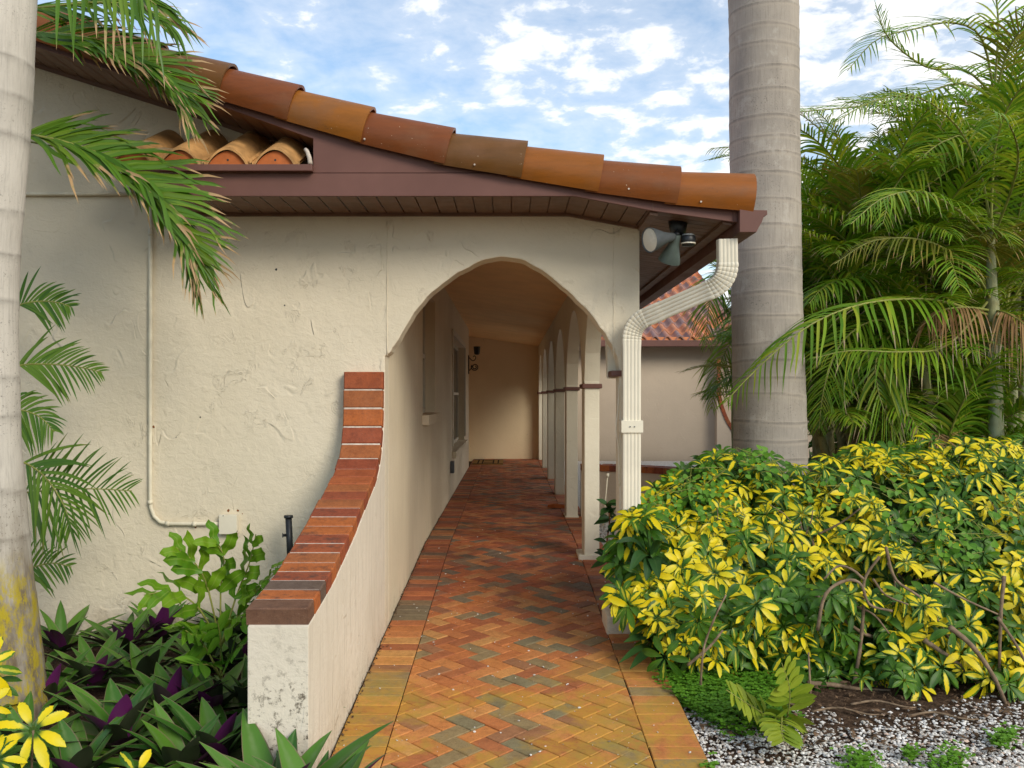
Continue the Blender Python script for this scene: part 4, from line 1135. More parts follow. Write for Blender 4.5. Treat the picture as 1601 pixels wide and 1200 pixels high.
frond(cp, [bT, P(-30,10,4.3), P(60,12,4.3), P(140,4,4.28), P(220,10,4.25), P(268,40,4.2)], M_COCO, .34, 34, .013, UPV, .0, 1.3, .35, prof=lambda t: lerp(1, .6, t), rach=.010, seed=9, curl=1.2, wind=Vector((.8,0,.1)), start=.3)
b2 = Vector((-3.4,4.3,2.9))
frond(cp, [b2, P(-30,204,4.3), P(40,210,4.25), P(110,224,4.22), P(190,256,4.2), P(250,306,4.18), P(288,362,4.16), P(302,402,4.16)], M_COCO, .37, 58, .0135, Vector((.05,-.85,.5)), .0, 1.0, .34, prof=lambda t: 1.0 if t < .7 else lerp(1, .45, (t-.7)/.3), rach=.010, seed=5, curl=1.4, wind=Vector((.72,0,.42)), start=.28)
frond(cp, [b2, P(20,212,4.27), P(110,230,4.24), P(190,262,4.22), P(256,322,4.2), P(294,378,4.18), P(306,412,4.18)], M_COCO, .22, 40, .011, Vector((.05,-.85,.5)), .0, 1.6, .45, prof=lambda t: lerp(.6, 1.0, t), rach=.004, seed=15, curl=1.4, wind=Vector((.55,0,-.35)), start=.45)

# areca palm whose fronds poke out beside the pale trunk
la = tag(empty('areca_palm'), 'small feathery palm whose green fronds poke out from behind the pale left trunk', 'palm tree')
Ya = 4.62
mb = MB(); mb.tube([Vector((-2.75, Ya, -.3)), Vector((-2.74, Ya, .3)), Vector((-2.72, Ya, .7))], .03, 8); mb.build('stem', M_STEM, la, True)
bs = Vector((-2.72, Ya, .7))
for i, (pl, LL, nn, dr, fw_, vv) in enumerate([
    ([bs, P(-10,520,Ya), P(25,480,Ya), P(60,471,4.6), P(92,473,4.58), P(112,480,4.56)], .23, 13, .30, .9, .45),
    ([bs, P(-10,600,Ya), P(25,573,Ya-.02), P(70,569,4.6), P(120,573,4.56), P(160,582,4.54)], .27, 14, .32, 1.0, .45),
    ([bs, P(-5,660,4.6), P(20,640,4.58), P(60,650,4.54), P(85,675,4.5)], .24, 12, .50, .9, .35),
    ([bs, P(0,770,Ya), P(35,770,4.58), P(90,765,4.5), P(150,764,4.44), P(206,767,4.42)], .40, 15, .22, .75, .55),
    ([bs, P(0,720,4.5), P(35,722,4.5), P(70,745,4.44), P(100,790,4.4), P(112,830,4.38)], .34, 12, .50, .9, .2),
    ([bs, P(0,900,Ya), P(40,890,4.6), P(80,880,4.55), P(112,886,4.52)], .22, 11, .30, .9, .4)]):
    frond(la, pl, M_FERN, LL*1.12, int(nn*1.35), .0115, Vector((0,-.93,.28)), vv*.5, fw_, dr*.8, rach=.006, seed=40+i, start=.42)

# areca grove on the right --------------------------------------------------
def areca(label, bx, by, stems, seed, zc_range=(1.4, 3.2), nf=(7, 10), LR=(1.5, 2.2), lean=.35, group=None):
    q = random.Random(seed); root = tag(empty('areca_palm'), label, 'palm tree', group)
    for s in range(stems):
        a = q.uniform(0, 6.28); b = Vector((bx+math.cos(a)*q.uniform(.05, .3), by+math.sin(a)*q.uniform(.05, .25), -.15))
        zc_ = q.uniform(*zc_range); top = b+Vector((q.uniform(-lean, lean), q.uniform(-lean, lean)*.6, zc_+.15))
        mid = b.lerp(top, .5)+Vector((q.uniform(-.06,.06), 0, 0))
        ring_trunk('stem', [b, mid, top], lambda t: lerp(.05, .035, t), M_STEM, root, (.10, .18), 40, 10, .002)
        n = q.randint(*nf); a0 = q.uniform(0, 6.28)
        for k in range(n):
            az = a0+k*2.399+q.uniform(-.3, .3); L = q.uniform(*LR); el = lerp(1.30, .25, (k+.5)/n)+q.uniform(-.12, .12)
            d = Vector((math.cos(az), math.sin(az), 0))
            pts = []; p = top.copy(); e = el
            seg = 7; bend = q.uniform(1.0, 1.6)
            for j in range(seg+1):
                pts.append(p.copy())
                p = p+(d*math.cos(e)+Vector((0,0,1))*math.sin(e))*(L/seg)
                e -= bend/seg*(.5+j/seg)
            mat = M_ARECA
            rr = q.random()
            if k == n-1 and rr < .30: mat = M_ARECA_D
            elif rr > .90: mat = M_ARECA_Y
            frond(root, pts, mat, q.uniform(.44, .58), 42, .0140, Vector((0,0,1)), q.uniform(.25, .65), .85, q.uniform(.35, .75), rach=.010, seed=seed*100+s*20+k, start=.16, curl=.5, drop=.04)
    return root
G = 'areca palms in the grove'
grove = [
 ('feathery palm clump standing just right of the thick grey trunk', 3.2, 8.6, 5, 11, (1.0, 2.4), (9, 11), (1.0, 1.4)),
 ('low feathery palm clump behind the middle of the yellow hedge', 3.3, 7.9, 5, 12, (.7, 1.8), (9, 11), (1.2, 1.7)),
 ('tall feathery palm clump arching against the sky behind the others', 3.95, 9.3, 6, 13, (2.0, 3.0), (9, 12), (1.6, 2.1)),
 ('feathery palm clump half cut by the right edge of the picture', 4.45, 8.1, 6, 14, (1.2, 2.9), (9, 11), (1.5, 2.0)),
 ('tallest feathery palm at the upper right corner', 5.1, 9.4, 5, 15, (2.6, 3.8), (9, 11), (1.6, 2.1)),
 ('low shaded palm clump filling the gap between the trunk and the hedge', 3.75, 9.9, 5, 16, (.9, 2.4), (8, 10), (1.1, 1.5)),
 ('dense back row palm seen between the tall clumps', 4.7, 10.8, 5, 17, (1.6, 3.0), (9, 11), (1.5, 2.1)),
 ('bright feathery palm clump rising between the grey trunk and the pale green stem', 3.25, 7.7, 4, 21, (1.7, 2.9), (9, 11), (1.2, 1.6)),
 ('short leafy palm clump right behind the hedge top near the pale green stem', 3.75, 7.4, 5, 18, (.5, 1.4), (8, 10), (1.0, 1.4)),
]
for g in grove: areca(*g, group=G)
# the nearest areca: green-grey stem at right, one long frond drooping across the grey trunk
na = tag(empty('areca_palm'), 'nearest feathery palm with pale green stem, one long frond drooping over the grey trunk', 'palm tree', G)
Yn = 7.0
ring_trunk('stem', [P(1562,905,Yn), P(1558,690,Yn), P(1554,560,Yn), P(1551,470,Yn)], lambda t: lerp(.062, .05, t), M_STEM, na, (.12, .22), 60, 16, .002)
ring_trunk('stem', [P(1470,900,Yn+.3), P(1462,690,Yn+.3), P(1448,600,Yn+.3), P(1436,540,Yn+.4)], lambda t: lerp(.05, .04, t), M_STEM, na, (.12, .22), 50, 12, .002)
ring_trunk('crownshaft', [P(1551,472,Yn), P(1550,420,Yn), P(1549,340,Yn)], lambda t: lerp(.045, .02, t), M_STEM, na, (.3, .5), 30, 12, .001)
top = P(1550,455,Yn)
hero = [
 ([P(1545,492,Yn), P(1470,470,6.7), P(1400,468,6.4), P(1330,480,6.2), P(1260,512,6.05), P(1190,570,5.95), P(1130,632,5.9)], M_ARECA, .44, 36, .014, .62, .10),
 ([P(1550,470,Yn), P(1520,420,6.8), P(1470,385,6.7), P(1420,372,6.6), P(1360,378,6.55), P(1305,412,6.5)], M_ARECA_Y, .38, 38, .009, .7, .15),
 ([P(1548,485,Yn), P(1510,480,6.8), P(1470,486,6.65), P(1448,505,6.6)], M_ARECA_D, .34, 22, .009, 1.3, .0),
 ([P(1552,485,Yn), P(1575,490,6.85), P(1605,510,6.7), P(1630,545,6.6)], M_ARECA_D, .34, 22, .009, 1.3, .0),
 ([P(1549,350,Yn), P(1530,260,6.9), P(1490,190,6.8), P(1430,150,6.7), P(1360,160,6.6), P(1300,195,6.5)], M_ARECA, .44, 44, .010, .6, .35),
 ([P(1549,360,Yn), P(1555,240,6.8), P(1575,170,6.6), P(1610,130,6.4), P(1680,130,6.2)], M_ARECA, .46, 40, .011, .5, .35),
 ([P(1549,380,Yn), P(1500,330,6.6), P(1440,300,6.3), P(1380,310,6.1), P(1330,350,6.0)], M_ARECA, .40, 40, .010, .6, .3),
 ([P(1549,380,Yn), P(1580,300,6.6), P(1592,240,6.2), P(1575,190,5.9), P(1545,170,5.7)], M_ARECA, .46, 34, .014, .7, .25),
 ([P(1545,470,Yn), P(1480,540,6.7), P(1410,550,6.5), P(1330,548,6.4), P(1270,560,6.35)], M_ARECA, .42, 40, .010, .8, .2),
 ([P(1436,545,Yn+.4), P(1400,520,7.2), P(1370,560,7.0), P(1375,620,6.9), P(1400,680,6.85)], M_ARECA, .46, 30, .012, 1.0, .1),
 ([P(1436,545,Yn+.4), P(1380,500,7.2), P(1320,530,7.0), P(1290,600,6.9), P(1280,670,6.9)], M_ARECA, .42, 40, .009, .6, .15),
]
for i, (pl, mt, LL, nn, ww, dr, vv) in enumerate(hero):
    frond(na, pl, mt, LL, nn, ww, Vector((0,-.35,.95)), vv, .8, dr, rach=.011, seed=300+i, start=.14, curl=.6)
# big fronds reaching in from the tall palm against the sky
sk = tag(empty('areca_palm'), 'slender palm whose uppermost fronds arch against the bright sky at upper right', 'palm tree', G)
ring_trunk('stem', [Vector((4.35, 7.9, -.2)), Vector((4.3, 7.9, 1.5)), P(1555,150,7.9)], lambda t: lerp(.055, .04, t), M_STEM, sk, (.12, .2), 60, 12, .002)
for i, (pl, LL, nn, dr, mt) in enumerate([
    ([P(1555,150,7.9), P(1535,60,7.7), P(1490,35,7.5), P(1430,45,7.3), P(1370,62,7.1), P(1325,110,7.0)], .52, 34, .45, M_ARECA),
    ([P(1555,150,7.9), P(1510,110,7.6), P(1450,105,7.3), P(1390,60,7.2), P(1370,10,7.1)], .50, 34, .35, M_ARECA),
    ([P(1555,150,7.9), P(1580,70,7.6), P(1620,30,7.4), P(1680,40,7.2)], .52, 30, .35, M_ARECA_Y),
    ([P(1555,150,7.9), P(1500,130,7.5), P(1430,150,7.3), P(1350,165,7.1), P(1280,172,6.9), P(1236,176,6.8)], .46, 40, .40, M_ARECA),
    ([P(1555,150,7.9), P(1520,200,7.5), P(1460,230,7.3), P(1400,290,7.1), P(1380,350,7.0)], .46, 40, .6, M_ARECA),
    ([P(1555,150,7.9), P(1560,20,7.8), P(1540,-60,7.7), P(1500,-90,7.6)], .50, 30, .3, M_ARECA),
    ([P(1555,150,7.9), P(1600,200,7.5), P(1640,280,7.3)], .46, 30, .6, M_ARECA)]):
    frond(sk, pl, mt, LL, nn, .0115, Vector((0,-.4,.9)), .35, .75, dr, rach=.011, seed=500+i, start=.16, curl=.5)
# frond hanging left of the grey trunk (its stem is hidden behind)
hp = tag(empty('areca_palm'), 'palm hidden behind the thick grey trunk with fronds hanging over the tan wall', 'palm tree', G)
ring_trunk('stem', [P(1150,760,9.4), P(1148,600,9.4), P(1150,470,9.4)], lambda t: .035, M_STEM, hp, (.12, .2), 40, 10, .002)
for i, (pl, LL, nn, dr) in enumerate([
    ([P(1150,480,9.4), P(1140,430,9.1), P(1120,440,8.9), P(1108,480,8.8), P(1104,540,8.8)], .40, 34, .7),
    ([P(1150,480,9.4), P(1180,440,9.2), P(1150,520,8.6), P(1125,570,8.4), P(1112,640,8.3)], .42, 34, .8),
    ([P(1150,500,9.4), P(1165,470,9.0), P(1190,500,8.2), P(1180,560,7.6)], .42, 30, .8),
    ([P(1150,480,9.4), P(1135,400,9.6), P(1110,390,9.7), P(1080,420,9.8)], .36, 30, .6),
    ([P(1150,480,9.4), P(1200,420,9.5), P(1260,430,9.5), P(1300,500,9.4)], .42, 34, .6)]):
    frond(hp, pl, M_ARECA, LL, nn, .0105, Vector((0,-.3,.95)), .25, .8, dr, rach=.009, seed=600+i, start=.2, curl=.6)

# dark evergreen screen behind the grove
def leafcloud(mb, cen, rad, n, size, q, mat=0):
    for _ in range(n):
        while True:
            v = Vector((q.uniform(-1,1), q.uniform(-1,1), q.uniform(-1,1)))
            if .35 < v.length < 1: break
        p = Vector((cen[0]+v.x*rad[0], cen[1]+v.y*rad[1], cen[2]+v.z*rad[2]))
        d = Vector((q.uniform(-1,1), q.uniform(-1,.3), q.uniform(-.7,.6))).normalized(); L = size*q.uniform(.6, 1.3)
        nr = Vector((q.uniform(-.6,.6), q.uniform(-1,.2), q.uniform(.1,1)))
        mb.strip([p, p+d*L*.5, p+d*L], [.004, L*.24, .004], nr, q.random())
for i, (x, y, lab) in enumerate(((4.9, 12.2, 'dark evergreen bush behind the palms nearest the grey trunk'), (6.4, 12.6, 'dark evergreen bush behind the middle of the palm grove'), (8.2, 12.6, 'dark evergreen bush behind the right side of the palm grove'))):
    q = random.Random(70+i); root = tag(empty('evergreen_bush'), lab, 'bush', 'evergreen bushes behind the palms')
    mb = MB()
    for k in range(13):
        leafcloud(mb, (x+q.uniform(-.9,.9), y+q.uniform(-.3,.3), q.uniform(.3,3.3)), (.8, .45, .75), 520, .20, q)
    mb.build('foliage', M_HEDGE, root)
    mb = MB(); 
    for k in range(4): mb.tube([Vector((x+q.uniform(-.15,.15), y+.1, -.2)), Vector((x+q.uniform(-.5,.5), y+.1, 1.2)), Vector((x+q.uniform(-.9,.9), y+.1, 2.5))], lambda t: .05*(1-.7*t), 6)
    mb.build('trunk', M_BARK, root)

# ------------------------------------------------------------------ variegated hedge
def whorl(mb, c, nrm, size, q, yel, nl=None, droop=None):
    nrm = nrm.normalized(); u = nrm.cross(Vector((q.uniform(-1,1), q.uniform(-1,1), q.uniform(-1,1))))
    if u.length < .1: u = nrm.cross(Vector((1,0,0)))
    u.normalize(); w = nrm.cross(u); n = nl or q.randint(7, 9); a0 = q.uniform(0, 6.28)
    base_el = q.uniform(-.10, .38) if droop is None else droop
    for k in range(n):
        a = a0+k*2*math.pi/n+q.uniform(-.16, .16); L = size*q.uniform(.78, 1.1); el = base_el+q.uniform(-.18, .18)
        d = (u*math.cos(a)+w*math.sin(a))*math.cos(el)+nrm*math.sin(el)
        r = clamp(yel+q.uniform(-.36, .30))
        pts = []; ws = []
        dr = q.uniform(.18, .42)
        for j in range(7):
            t = j/6
            pts.append(c+d*L*(.10+.90*t)-nrm*L*dr*t*t*.8+Vector((0,0,-1))*L*.14*t*t)
            ws.append(L*.150*(.06 if j == 0 else (math.sin(math.pi*(t**1.25)*.93+.06)**.8 if j < 6 else .07)))
        mb.blade(pts, ws, nrm, r, .28)
    st = c-nrm*size*.85+Vector((q.uniform(-.03,.03), q.uniform(-.03,.03), -.03))
    mb.strip([c, c.lerp(st, .5), st], [.002, .0024, .003], u, .05)

def front_y(px, py):
    """depth of the hedge's outer skin at a picture point, a bulging face"""
    t = clamp((py-690)/380.0)
    return lerp(5.75, 4.15, t**.62)
def top_py(px):
    return _interp(px, [(930,905),(950,800),(1000,792),(1040,748),(1090,718),(1150,698),(1200,712),(1240,730),(1300,712),(1350,688),(1400,690),(1450,682),(1500,684),(1601,688),(1760,700)])
def bot_py(px):
    return _interp(px, [(930,930),(960,935),(1000,990),(1040,1030),(1100,1040),(1150,1020),(1250,1030),(1300,1010),(1360,1070),(1410,1145),(1470,1135),(1510,1100),(1601,1095),(1760,1095)])
def _interp(x, t):
    if x <= t[0][0]: return t[0][1]
    for (a, va), (b, vb) in zip(t, t[1:]):
        if x <= b: return lerp(va, vb, (x-a)/(b-a))
    return t[-1][1]
shr_label = ['yellow and green variegated bush at the left end, leaning on the downspout',
             'yellow and green variegated bush in the middle, in front of the thick grey trunk',
             'yellow and green variegated bush with bare arching branches showing below its crown',
             'yellow and green variegated bush cut by the right edge of the picture']
shr_lim = [(928, 1120), (1120, 1290), (1290, 1470), (1470, 1740)]
for i, (xa, xb) in enumerate(shr_lim):
    q = random.Random(900+i); root = tag(empty('variegated_bush'), shr_label[i], 'bush', 'variegated bushes along the walkway')
    mb = MB(); cnt = 0; tries = 0
    want = int((xb-xa)*2.1)
    while cnt < want and tries < 20000:
        tries += 1
        px = q.uniform(max(xa-8, 962), xb+8); py = q.uniform(680, 1115)
        if px < 1010 and py > 955: continue
        if py < top_py(px)+q.uniform(-4, 12) or py > bot_py(px)+q.uniform(-40, 10): continue
        depth = q.random()**1.6*.75
        if px < 1010 :
            depth *= .25
            if q.random() < .55: continue
        # bare pockets where branches show
        for (hx, hy, rx_, ry_) in ((1345,925,88,52),(1300,1000,80,50),(1120,1035,60,30),(1440,905,30,26)):
            if ((px-hx)/rx_)**2+((py-hy)/ry_)**2 < 1: depth = .30+q.random()*.6 if q.random() < .60 else -1
        if depth < 0: continue
        y = front_y(px, py)+depth
        if px < 1012: y = max(4.42, min(y, 4.80)); 
        p = P(px, py, y)
        if p.z < gz(y)+.05: continue
        face = Vector((q.gauss((px-1230)/1200, .30), -1.0+depth*.6+q.gauss(0, .25), q.gauss(.75, .35)))
        if py < top_py(px)+70: face.z += .9
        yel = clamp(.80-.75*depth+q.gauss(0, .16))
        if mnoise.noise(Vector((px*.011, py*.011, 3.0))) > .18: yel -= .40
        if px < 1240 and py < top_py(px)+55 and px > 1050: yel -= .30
        if px > 1400 and 800 < py < 870: yel -= .3
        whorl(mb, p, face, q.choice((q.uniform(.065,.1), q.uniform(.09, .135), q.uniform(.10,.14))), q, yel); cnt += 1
    # hidden interior so the hedge is not see-through
    for _ in range(int((xb-xa)*2.6)):
        px = q.uniform(xa+25, xb); py = q.uniform(top_py(px)+40, 1075); y = front_y(px, min(py, 980))+q.uniform(.55, 1.2)
        if px < 1030: continue
        p = P(px, py, y)
        if p.z < gz(y)+.04: continue
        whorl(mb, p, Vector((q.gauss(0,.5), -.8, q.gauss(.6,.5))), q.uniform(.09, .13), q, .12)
    for _ in range(210 if i in (1, 2) else 90):
        px = q.uniform(max(xa, 1080), xb); py = q.uniform(930, 1090); y = q.uniform(4.3, 5.0)
        p = P(px, py, y)
        if p.z < gz(y)+.03: p.z = gz(y)+q.uniform(.03, .12)
        whorl(mb, p, Vector((q.gauss(0,.5), -.8, q.gauss(.7,.4))), q.uniform(.08, .13), q, q.choice((q.uniform(.05, .4), q.uniform(.4, .8))))
    mb.build('foliage', M_SCHEFF, root)
    # branches
    br = MB(); q = random.Random(950+i)
    for k in range(15 if i != 2 else 22):
        bxp = q.uniform(xa+20, xb-10); y0 = q.uniform(4.75, 5.4)
        if i == 0 and bxp < 1040: continue
        b0 = P(bxp, 0, y0); b0.z = gz(y0)-.03
        tx = bxp+q.uniform(-90, 90); ty = q.uniform(800, 960); e = P(tx, ty, y0+q.uniform(-.12, .3))
        m1 = b0.lerp(e, .35)+Vector((q.uniform(-.12,.12), q.uniform(-.1,.1), q.uniform(-.03,.08)))
        m2 = b0.lerp(e, .7)+Vector((q.uniform(-.15,.15), q.uniform(-.1,.1), q.uniform(-.02,.1)))
        pts = spline([b0, m1, m2, e], 14); rr = q.uniform(.007, .017)
        br.tube(pts, lambda t: rr*(1-.6*t), 6)
        for _ in range(2):
            s = pts[q.randint(4, 11)]; e2 = s+Vector((q.uniform(-.25,.25), q.uniform(-.2,.1), q.uniform(.05,.3)))
            br.tube(spline([s, s.lerp(e2, .5)+Vector((q.uniform(-.05,.05), 0, q.uniform(-.02,.06))), e2], 7), lambda t: rr*.5*(1-.5*t), 5)
    hb_ = {1: [([(1278,985),(1290,930),(1320,908),(1345,912),(1360,945),(1395,955)], 4.25, .009), ([(1262,1068),(1300,1070),(1350,1078),(1392,1080)], 4.3, .013), ([(1268,1115),(1266,1060),(1264,1020)], 4.12, .006)],
           2: [([(1335,1072),(1345,1010),(1350,950),(1352,905),(1375,870)], 4.35, .010), ([(1350,905),(1332,890),(1310,885),(1288,905)], 4.35, .007), ([(1275,930),(1310,960),(1350,990),(1400,1005),(1450,1030)], 4.45, .011), ([(1385,855),(1400,905),(1440,935),(1470,975),(1485,1000)], 4.4, .008), ([(1420,1000),(1395,960),(1400,915),(1388,880)], 4.5, .008), ([(1365,905),(1385,930),(1420,945)], 4.3, .006), ([(1330,945),(1365,960),(1390,990)], 4.4, .006)],
           3: [([(1485,980),(1520,1010),(1555,1060),(1580,1120)], 4.15, .013), ([(1570,900),(1565,960),(1562,1060)], 4.3, .010), ([(1445,1000),(1500,1040),(1550,1090),(1555,1125)], 4.3, .012), ([(1560,965),(1590,1010),(1615,1060)], 4.1, .008), ([(1460,910),(1505,935),(1560,960)], 4.2, .006), ([(1510,1128),(1560,1130),(1610,1132)], 4.05, .016)],
           0: [([(1095,1080),(1098,1030),(1104,1000),(1120,960),(1135,930)], 4.15, .006), ([(1075,1040),(1110,1010),(1130,985)], 4.25, .008)]}
    for pl, yy, rr in hb_[i]:
        b1_ = MB(); b1_.tube(spline([P(a, b, yy+q.uniform(-.03, .03)) for a, b in pl], 20), lambda t: rr*(1-.35*t)+.0008*math.sin(t*40), 7); b1_.build('branch', M_BARK, root, True)
    br.build('branches', M_BARK, root, True)

q = random.Random(77)
for k, (a, b, yy) in enumerate((((1270,1118),(1380,1128),4.0), ((1330,1105),(1440,1122),4.08), ((1180,1092),(1262,1110),4.1), ((1420,1138),(1530,1120),3.95))):
    p0 = P(a[0], a[1], yy); p1 = P(b[0], b[1], yy-.04); p0.z = gz(yy)+.012; p1.z = gz(yy)+.012
    tw = MB(); tw.tube(spline([p0, p0.lerp(p1, .4)+Vector((0,.03,.012)), p0.lerp(p1, .75)+Vector((0,-.02,.006)), p1], 16), lambda t: .006*(1-.5*t), 6)
    tag(tw.build('fallen_twig', M_BARK, None, True), ('fallen twig on the mulch just right of the lime green cycad', 'fallen twig on the mulch below the bare arching branches', 'fallen twig lying between the cycad and the green ground cover', 'fallen twig on the gravel edge below the right part of the hedge')[k], 'twig', 'fallen twigs under the hedge')
# two pieces of the same shrub near the camera, lower left
for i, (lab, items) in enumerate((
    ('bright yellow leafed shrub tip at the lower left corner before the palm trunk', [((52,1142),3.0,(.25,-.8,.6),.135),((-22,1045),3.05,(.4,-1,.4),.12),((-5,1188),2.9,(.3,-.8,.8),.11),((-25,1105),3.0,(.4,-1,.4),.10)]),
    ('small yellow leafed sprig at the bottom edge among the boat lilies', [((214,1212),2.95,(.25,-.9,.5),.115)]))):
    q = random.Random(990+i); root = tag(empty('variegated_bush'), lab, 'bush')
    mb = MB(); st = MB()
    for (px, py), y, nr, sz in items:
        p = P(px, py, y); whorl(mb, p, Vector(nr), sz, q, .80)
        whorl(mb, p+Vector((-.02,.05,-.07)), Vector((q.uniform(-.3,.3),-.6,.9)), sz*.9, q, .25)
        st = MB(); st.tube([p, p+Vector((-.02,.03,-.1)), Vector((p.x-.04, y+.06, gz(y)-.05))], .004, 5); st.build('stem', M_BARK, root, True)
    mb.build('foliage', M_SCHEFF, root)

# climbing vine over the hedge
def vine_leaf(mb, c, nrm, s, q):
    u = nrm.cross(Vector((q.uniform(-1,1), q.uniform(-1,1), .2))).normalized()
    pts = [c, c+u*s*.3, c+u*s*.62, c+u*s]
    mb.blade(pts, [s*.30, s*.50, s*.34, s*.03], nrm, q.random(), .18)
def vine(label, blobs, seed, n, mat=M_VINE, sz=(.035, .06)):
    q = random.Random(seed); root = tag(empty('climbing_vine'), label, 'vine'); mb = MB(); st = MB()
    for (px, py, rx_, ry_) in blobs:
        last = None
        for k in range(n):
            a = q.uniform(0, 6.28); rr = math.sqrt(q.random()); x = px+rx_*rr*math.cos(a); y = py+ry_*rr*math.sin(a)
            yy = front_y(x, y)-q.uniform(.0, .12)
            if x < 1010: yy = 4.55
            p = P(x, y, yy); vine_leaf(mb, p, Vector((q.gauss(0,.4), -1, q.gauss(.9,.4))).normalized(), q.uniform(*sz), q)
        st = MB()
        for k in range(4):
            a, b, c = [P(px+q.uniform(-rx_, rx_), py+q.uniform(-ry_, ry_), front_y(px, py)-.04) for _ in range(3)]
            st.tube(spline([a, b, c], 12), .0018, 4)
        st.build('stem', M_RACHIS, root)
    mb.build('foliage', mat, root)
vine('fresh green ivy-like vine trailing across the right half of the hedge', [(1440,815,60,26),(1530,830,55,36),(1590,800,40,40),(1390,760,50,26),(1500,860,40,25)], 31, 20, sz=(.026,.048))
vine('small leaved green vine covering the hedge top beside the downspout', [(1060,770,50,28),(1030,795,30,22),(1100,750,35,22),(1120,800,40,30)], 32, 40, sz=(.020,.036))
vine('green vine sprig on the hedge top below the grey trunk', [(1200,735,45,22),(1180,715,30,16),(1300,770,40,30)], 33, 24, sz=(.025,.045))

# dark strap-leaved plants at the pier
def strap(label, root_p, specs, seed, mat=M_DARKLEAF):
    q = random.Random(seed); mb = MB(); r0 = Vector(root_p)
    for (px, py, y, w, hump) in specs:
        e = P(px, py, y); m = r0.lerp(e, .5)+Vector((0,0,hump))
        pts = spline([r0, m, e], 9); ws = [w*(math.sin(math.pi*min(1, .12+.88*(j/8)))**.75) if j < 8 else .002 for j in range(9)]
        mb.blade(pts, ws, Vector((q.uniform(-.3,.3), -.5, 1)), q.random(), .25)
    return tag(mb.build('strap_leaf_plant', mat), label, 'plant')
strap('dark green strap leaved plant low at the foot of the pier', P(1038,1022,4.6), [(975,1004,4.45,.032,.05),(968,1036,4.4,.026,.05),(985,1046,4.35,.030,.04),(1000,1000,4.5,.03,.06),(1025,985,4.45,.03,.05),(1030,1050,4.4,.03,.03)], 51)
strap('dark glossy leafed plant in front of the downspout', P(1018,872,4.72), [(962,848,4.6,.024,.05),(985,892,4.5,.032,.05),(1000,815,4.6,.03,.05),(1010,908,4.5,.03,.03),(1045,850,4.6,.03,.05),(1030,905,4.5,.034,.04)], 52)
# slender green shoot left of the pier
q = random.Random(53); mb = MB(); st = MB()
sh = tag(empty('shoot'), 'slender shoot with dark oval leaves rising between the pier and the next column', 'plant')
stem = spline([P(955,905,5.6), P(948,860,5.6), P(953,815,5.6), P(950,785,5.6)], 20)
st.tube(stem, .005, 6)
for k in range(26):
    p = stem[q.randint(0, 19)]; d = Vector((q.uniform(-1,1), q.uniform(-.6,.2), q.uniform(-.3,.7))).normalized(); L = q.uniform(.07,.11)
    mb.blade([p+d*L*t/5 - Vector((0,0,1))*L*.2*(t/5)**2 for t in range(6)], [.002, L*.18, L*.25, L*.22, L*.12, .002], Vector((0,-.6,1)), q.random(), .2)
mb.build('foliage', M_DARKLEAF, sh); st.build('stem', M_TWIG, sh)

# low clover-like ground cover
q = random.Random(61); mb = MB()
for _ in range(5200):
    px = q.gauss(1130, 62); py = q.gauss(1085, 30)
    if not (1020 < px < 1260 and 1035 < py < 1148): continue
    if py > 1042+ (px-1015)*.62+30: continue
    y = 1.39*F/(py-CY)*1.0; x = (px-CX)/F*y; p = Vector((x, y, gz(y)+q.uniform(.01, .075)))
    a0 = q.uniform(0, 6.28)
    for k in range(3):
        a = a0+k*2.1; d = Vector((math.cos(a), math.sin(a), q.uniform(-.1,.35))); L = q.uniform(.010, .017)
        mb.strip([p, p+d*L*.6, p+d*L], [.001, L*.42, L*.16], Vector((q.uniform(-.3,.3), -.4, 1)), q.random())
for (cx_, cy_, s, n) in ((1345,1180,26,130),(1485,1185,34,150),(1570,1150,22,110),(1110,1196,16,60),(1425,1172,12,50)):
    for _ in range(n):
        px = q.gauss(cx_, s*.5); py = q.gauss(cy_, s*.28); y = 1.39*F/(py-CY); x = (px-CX)/F*y; p = Vector((x, y, gz(y)+q.uniform(.005,.06)))
        for k in range(3):
            a = q.uniform(0, 6.28); d = Vector((math.cos(a), math.sin(a), q.uniform(0,.5))); L = q.uniform(.012,.022)
            mb.strip([p, p+d*L*.6, p+d*L], [.001, L*.36, .002], Vector((0,-.4,1)), .7+.3*q.random())
gc = mb.build('ground_cover', M_CLOVER); gc['kind'] = 'stuff'; gc['label'] = 'low bright green ground cover at the edge of the shell gravel'

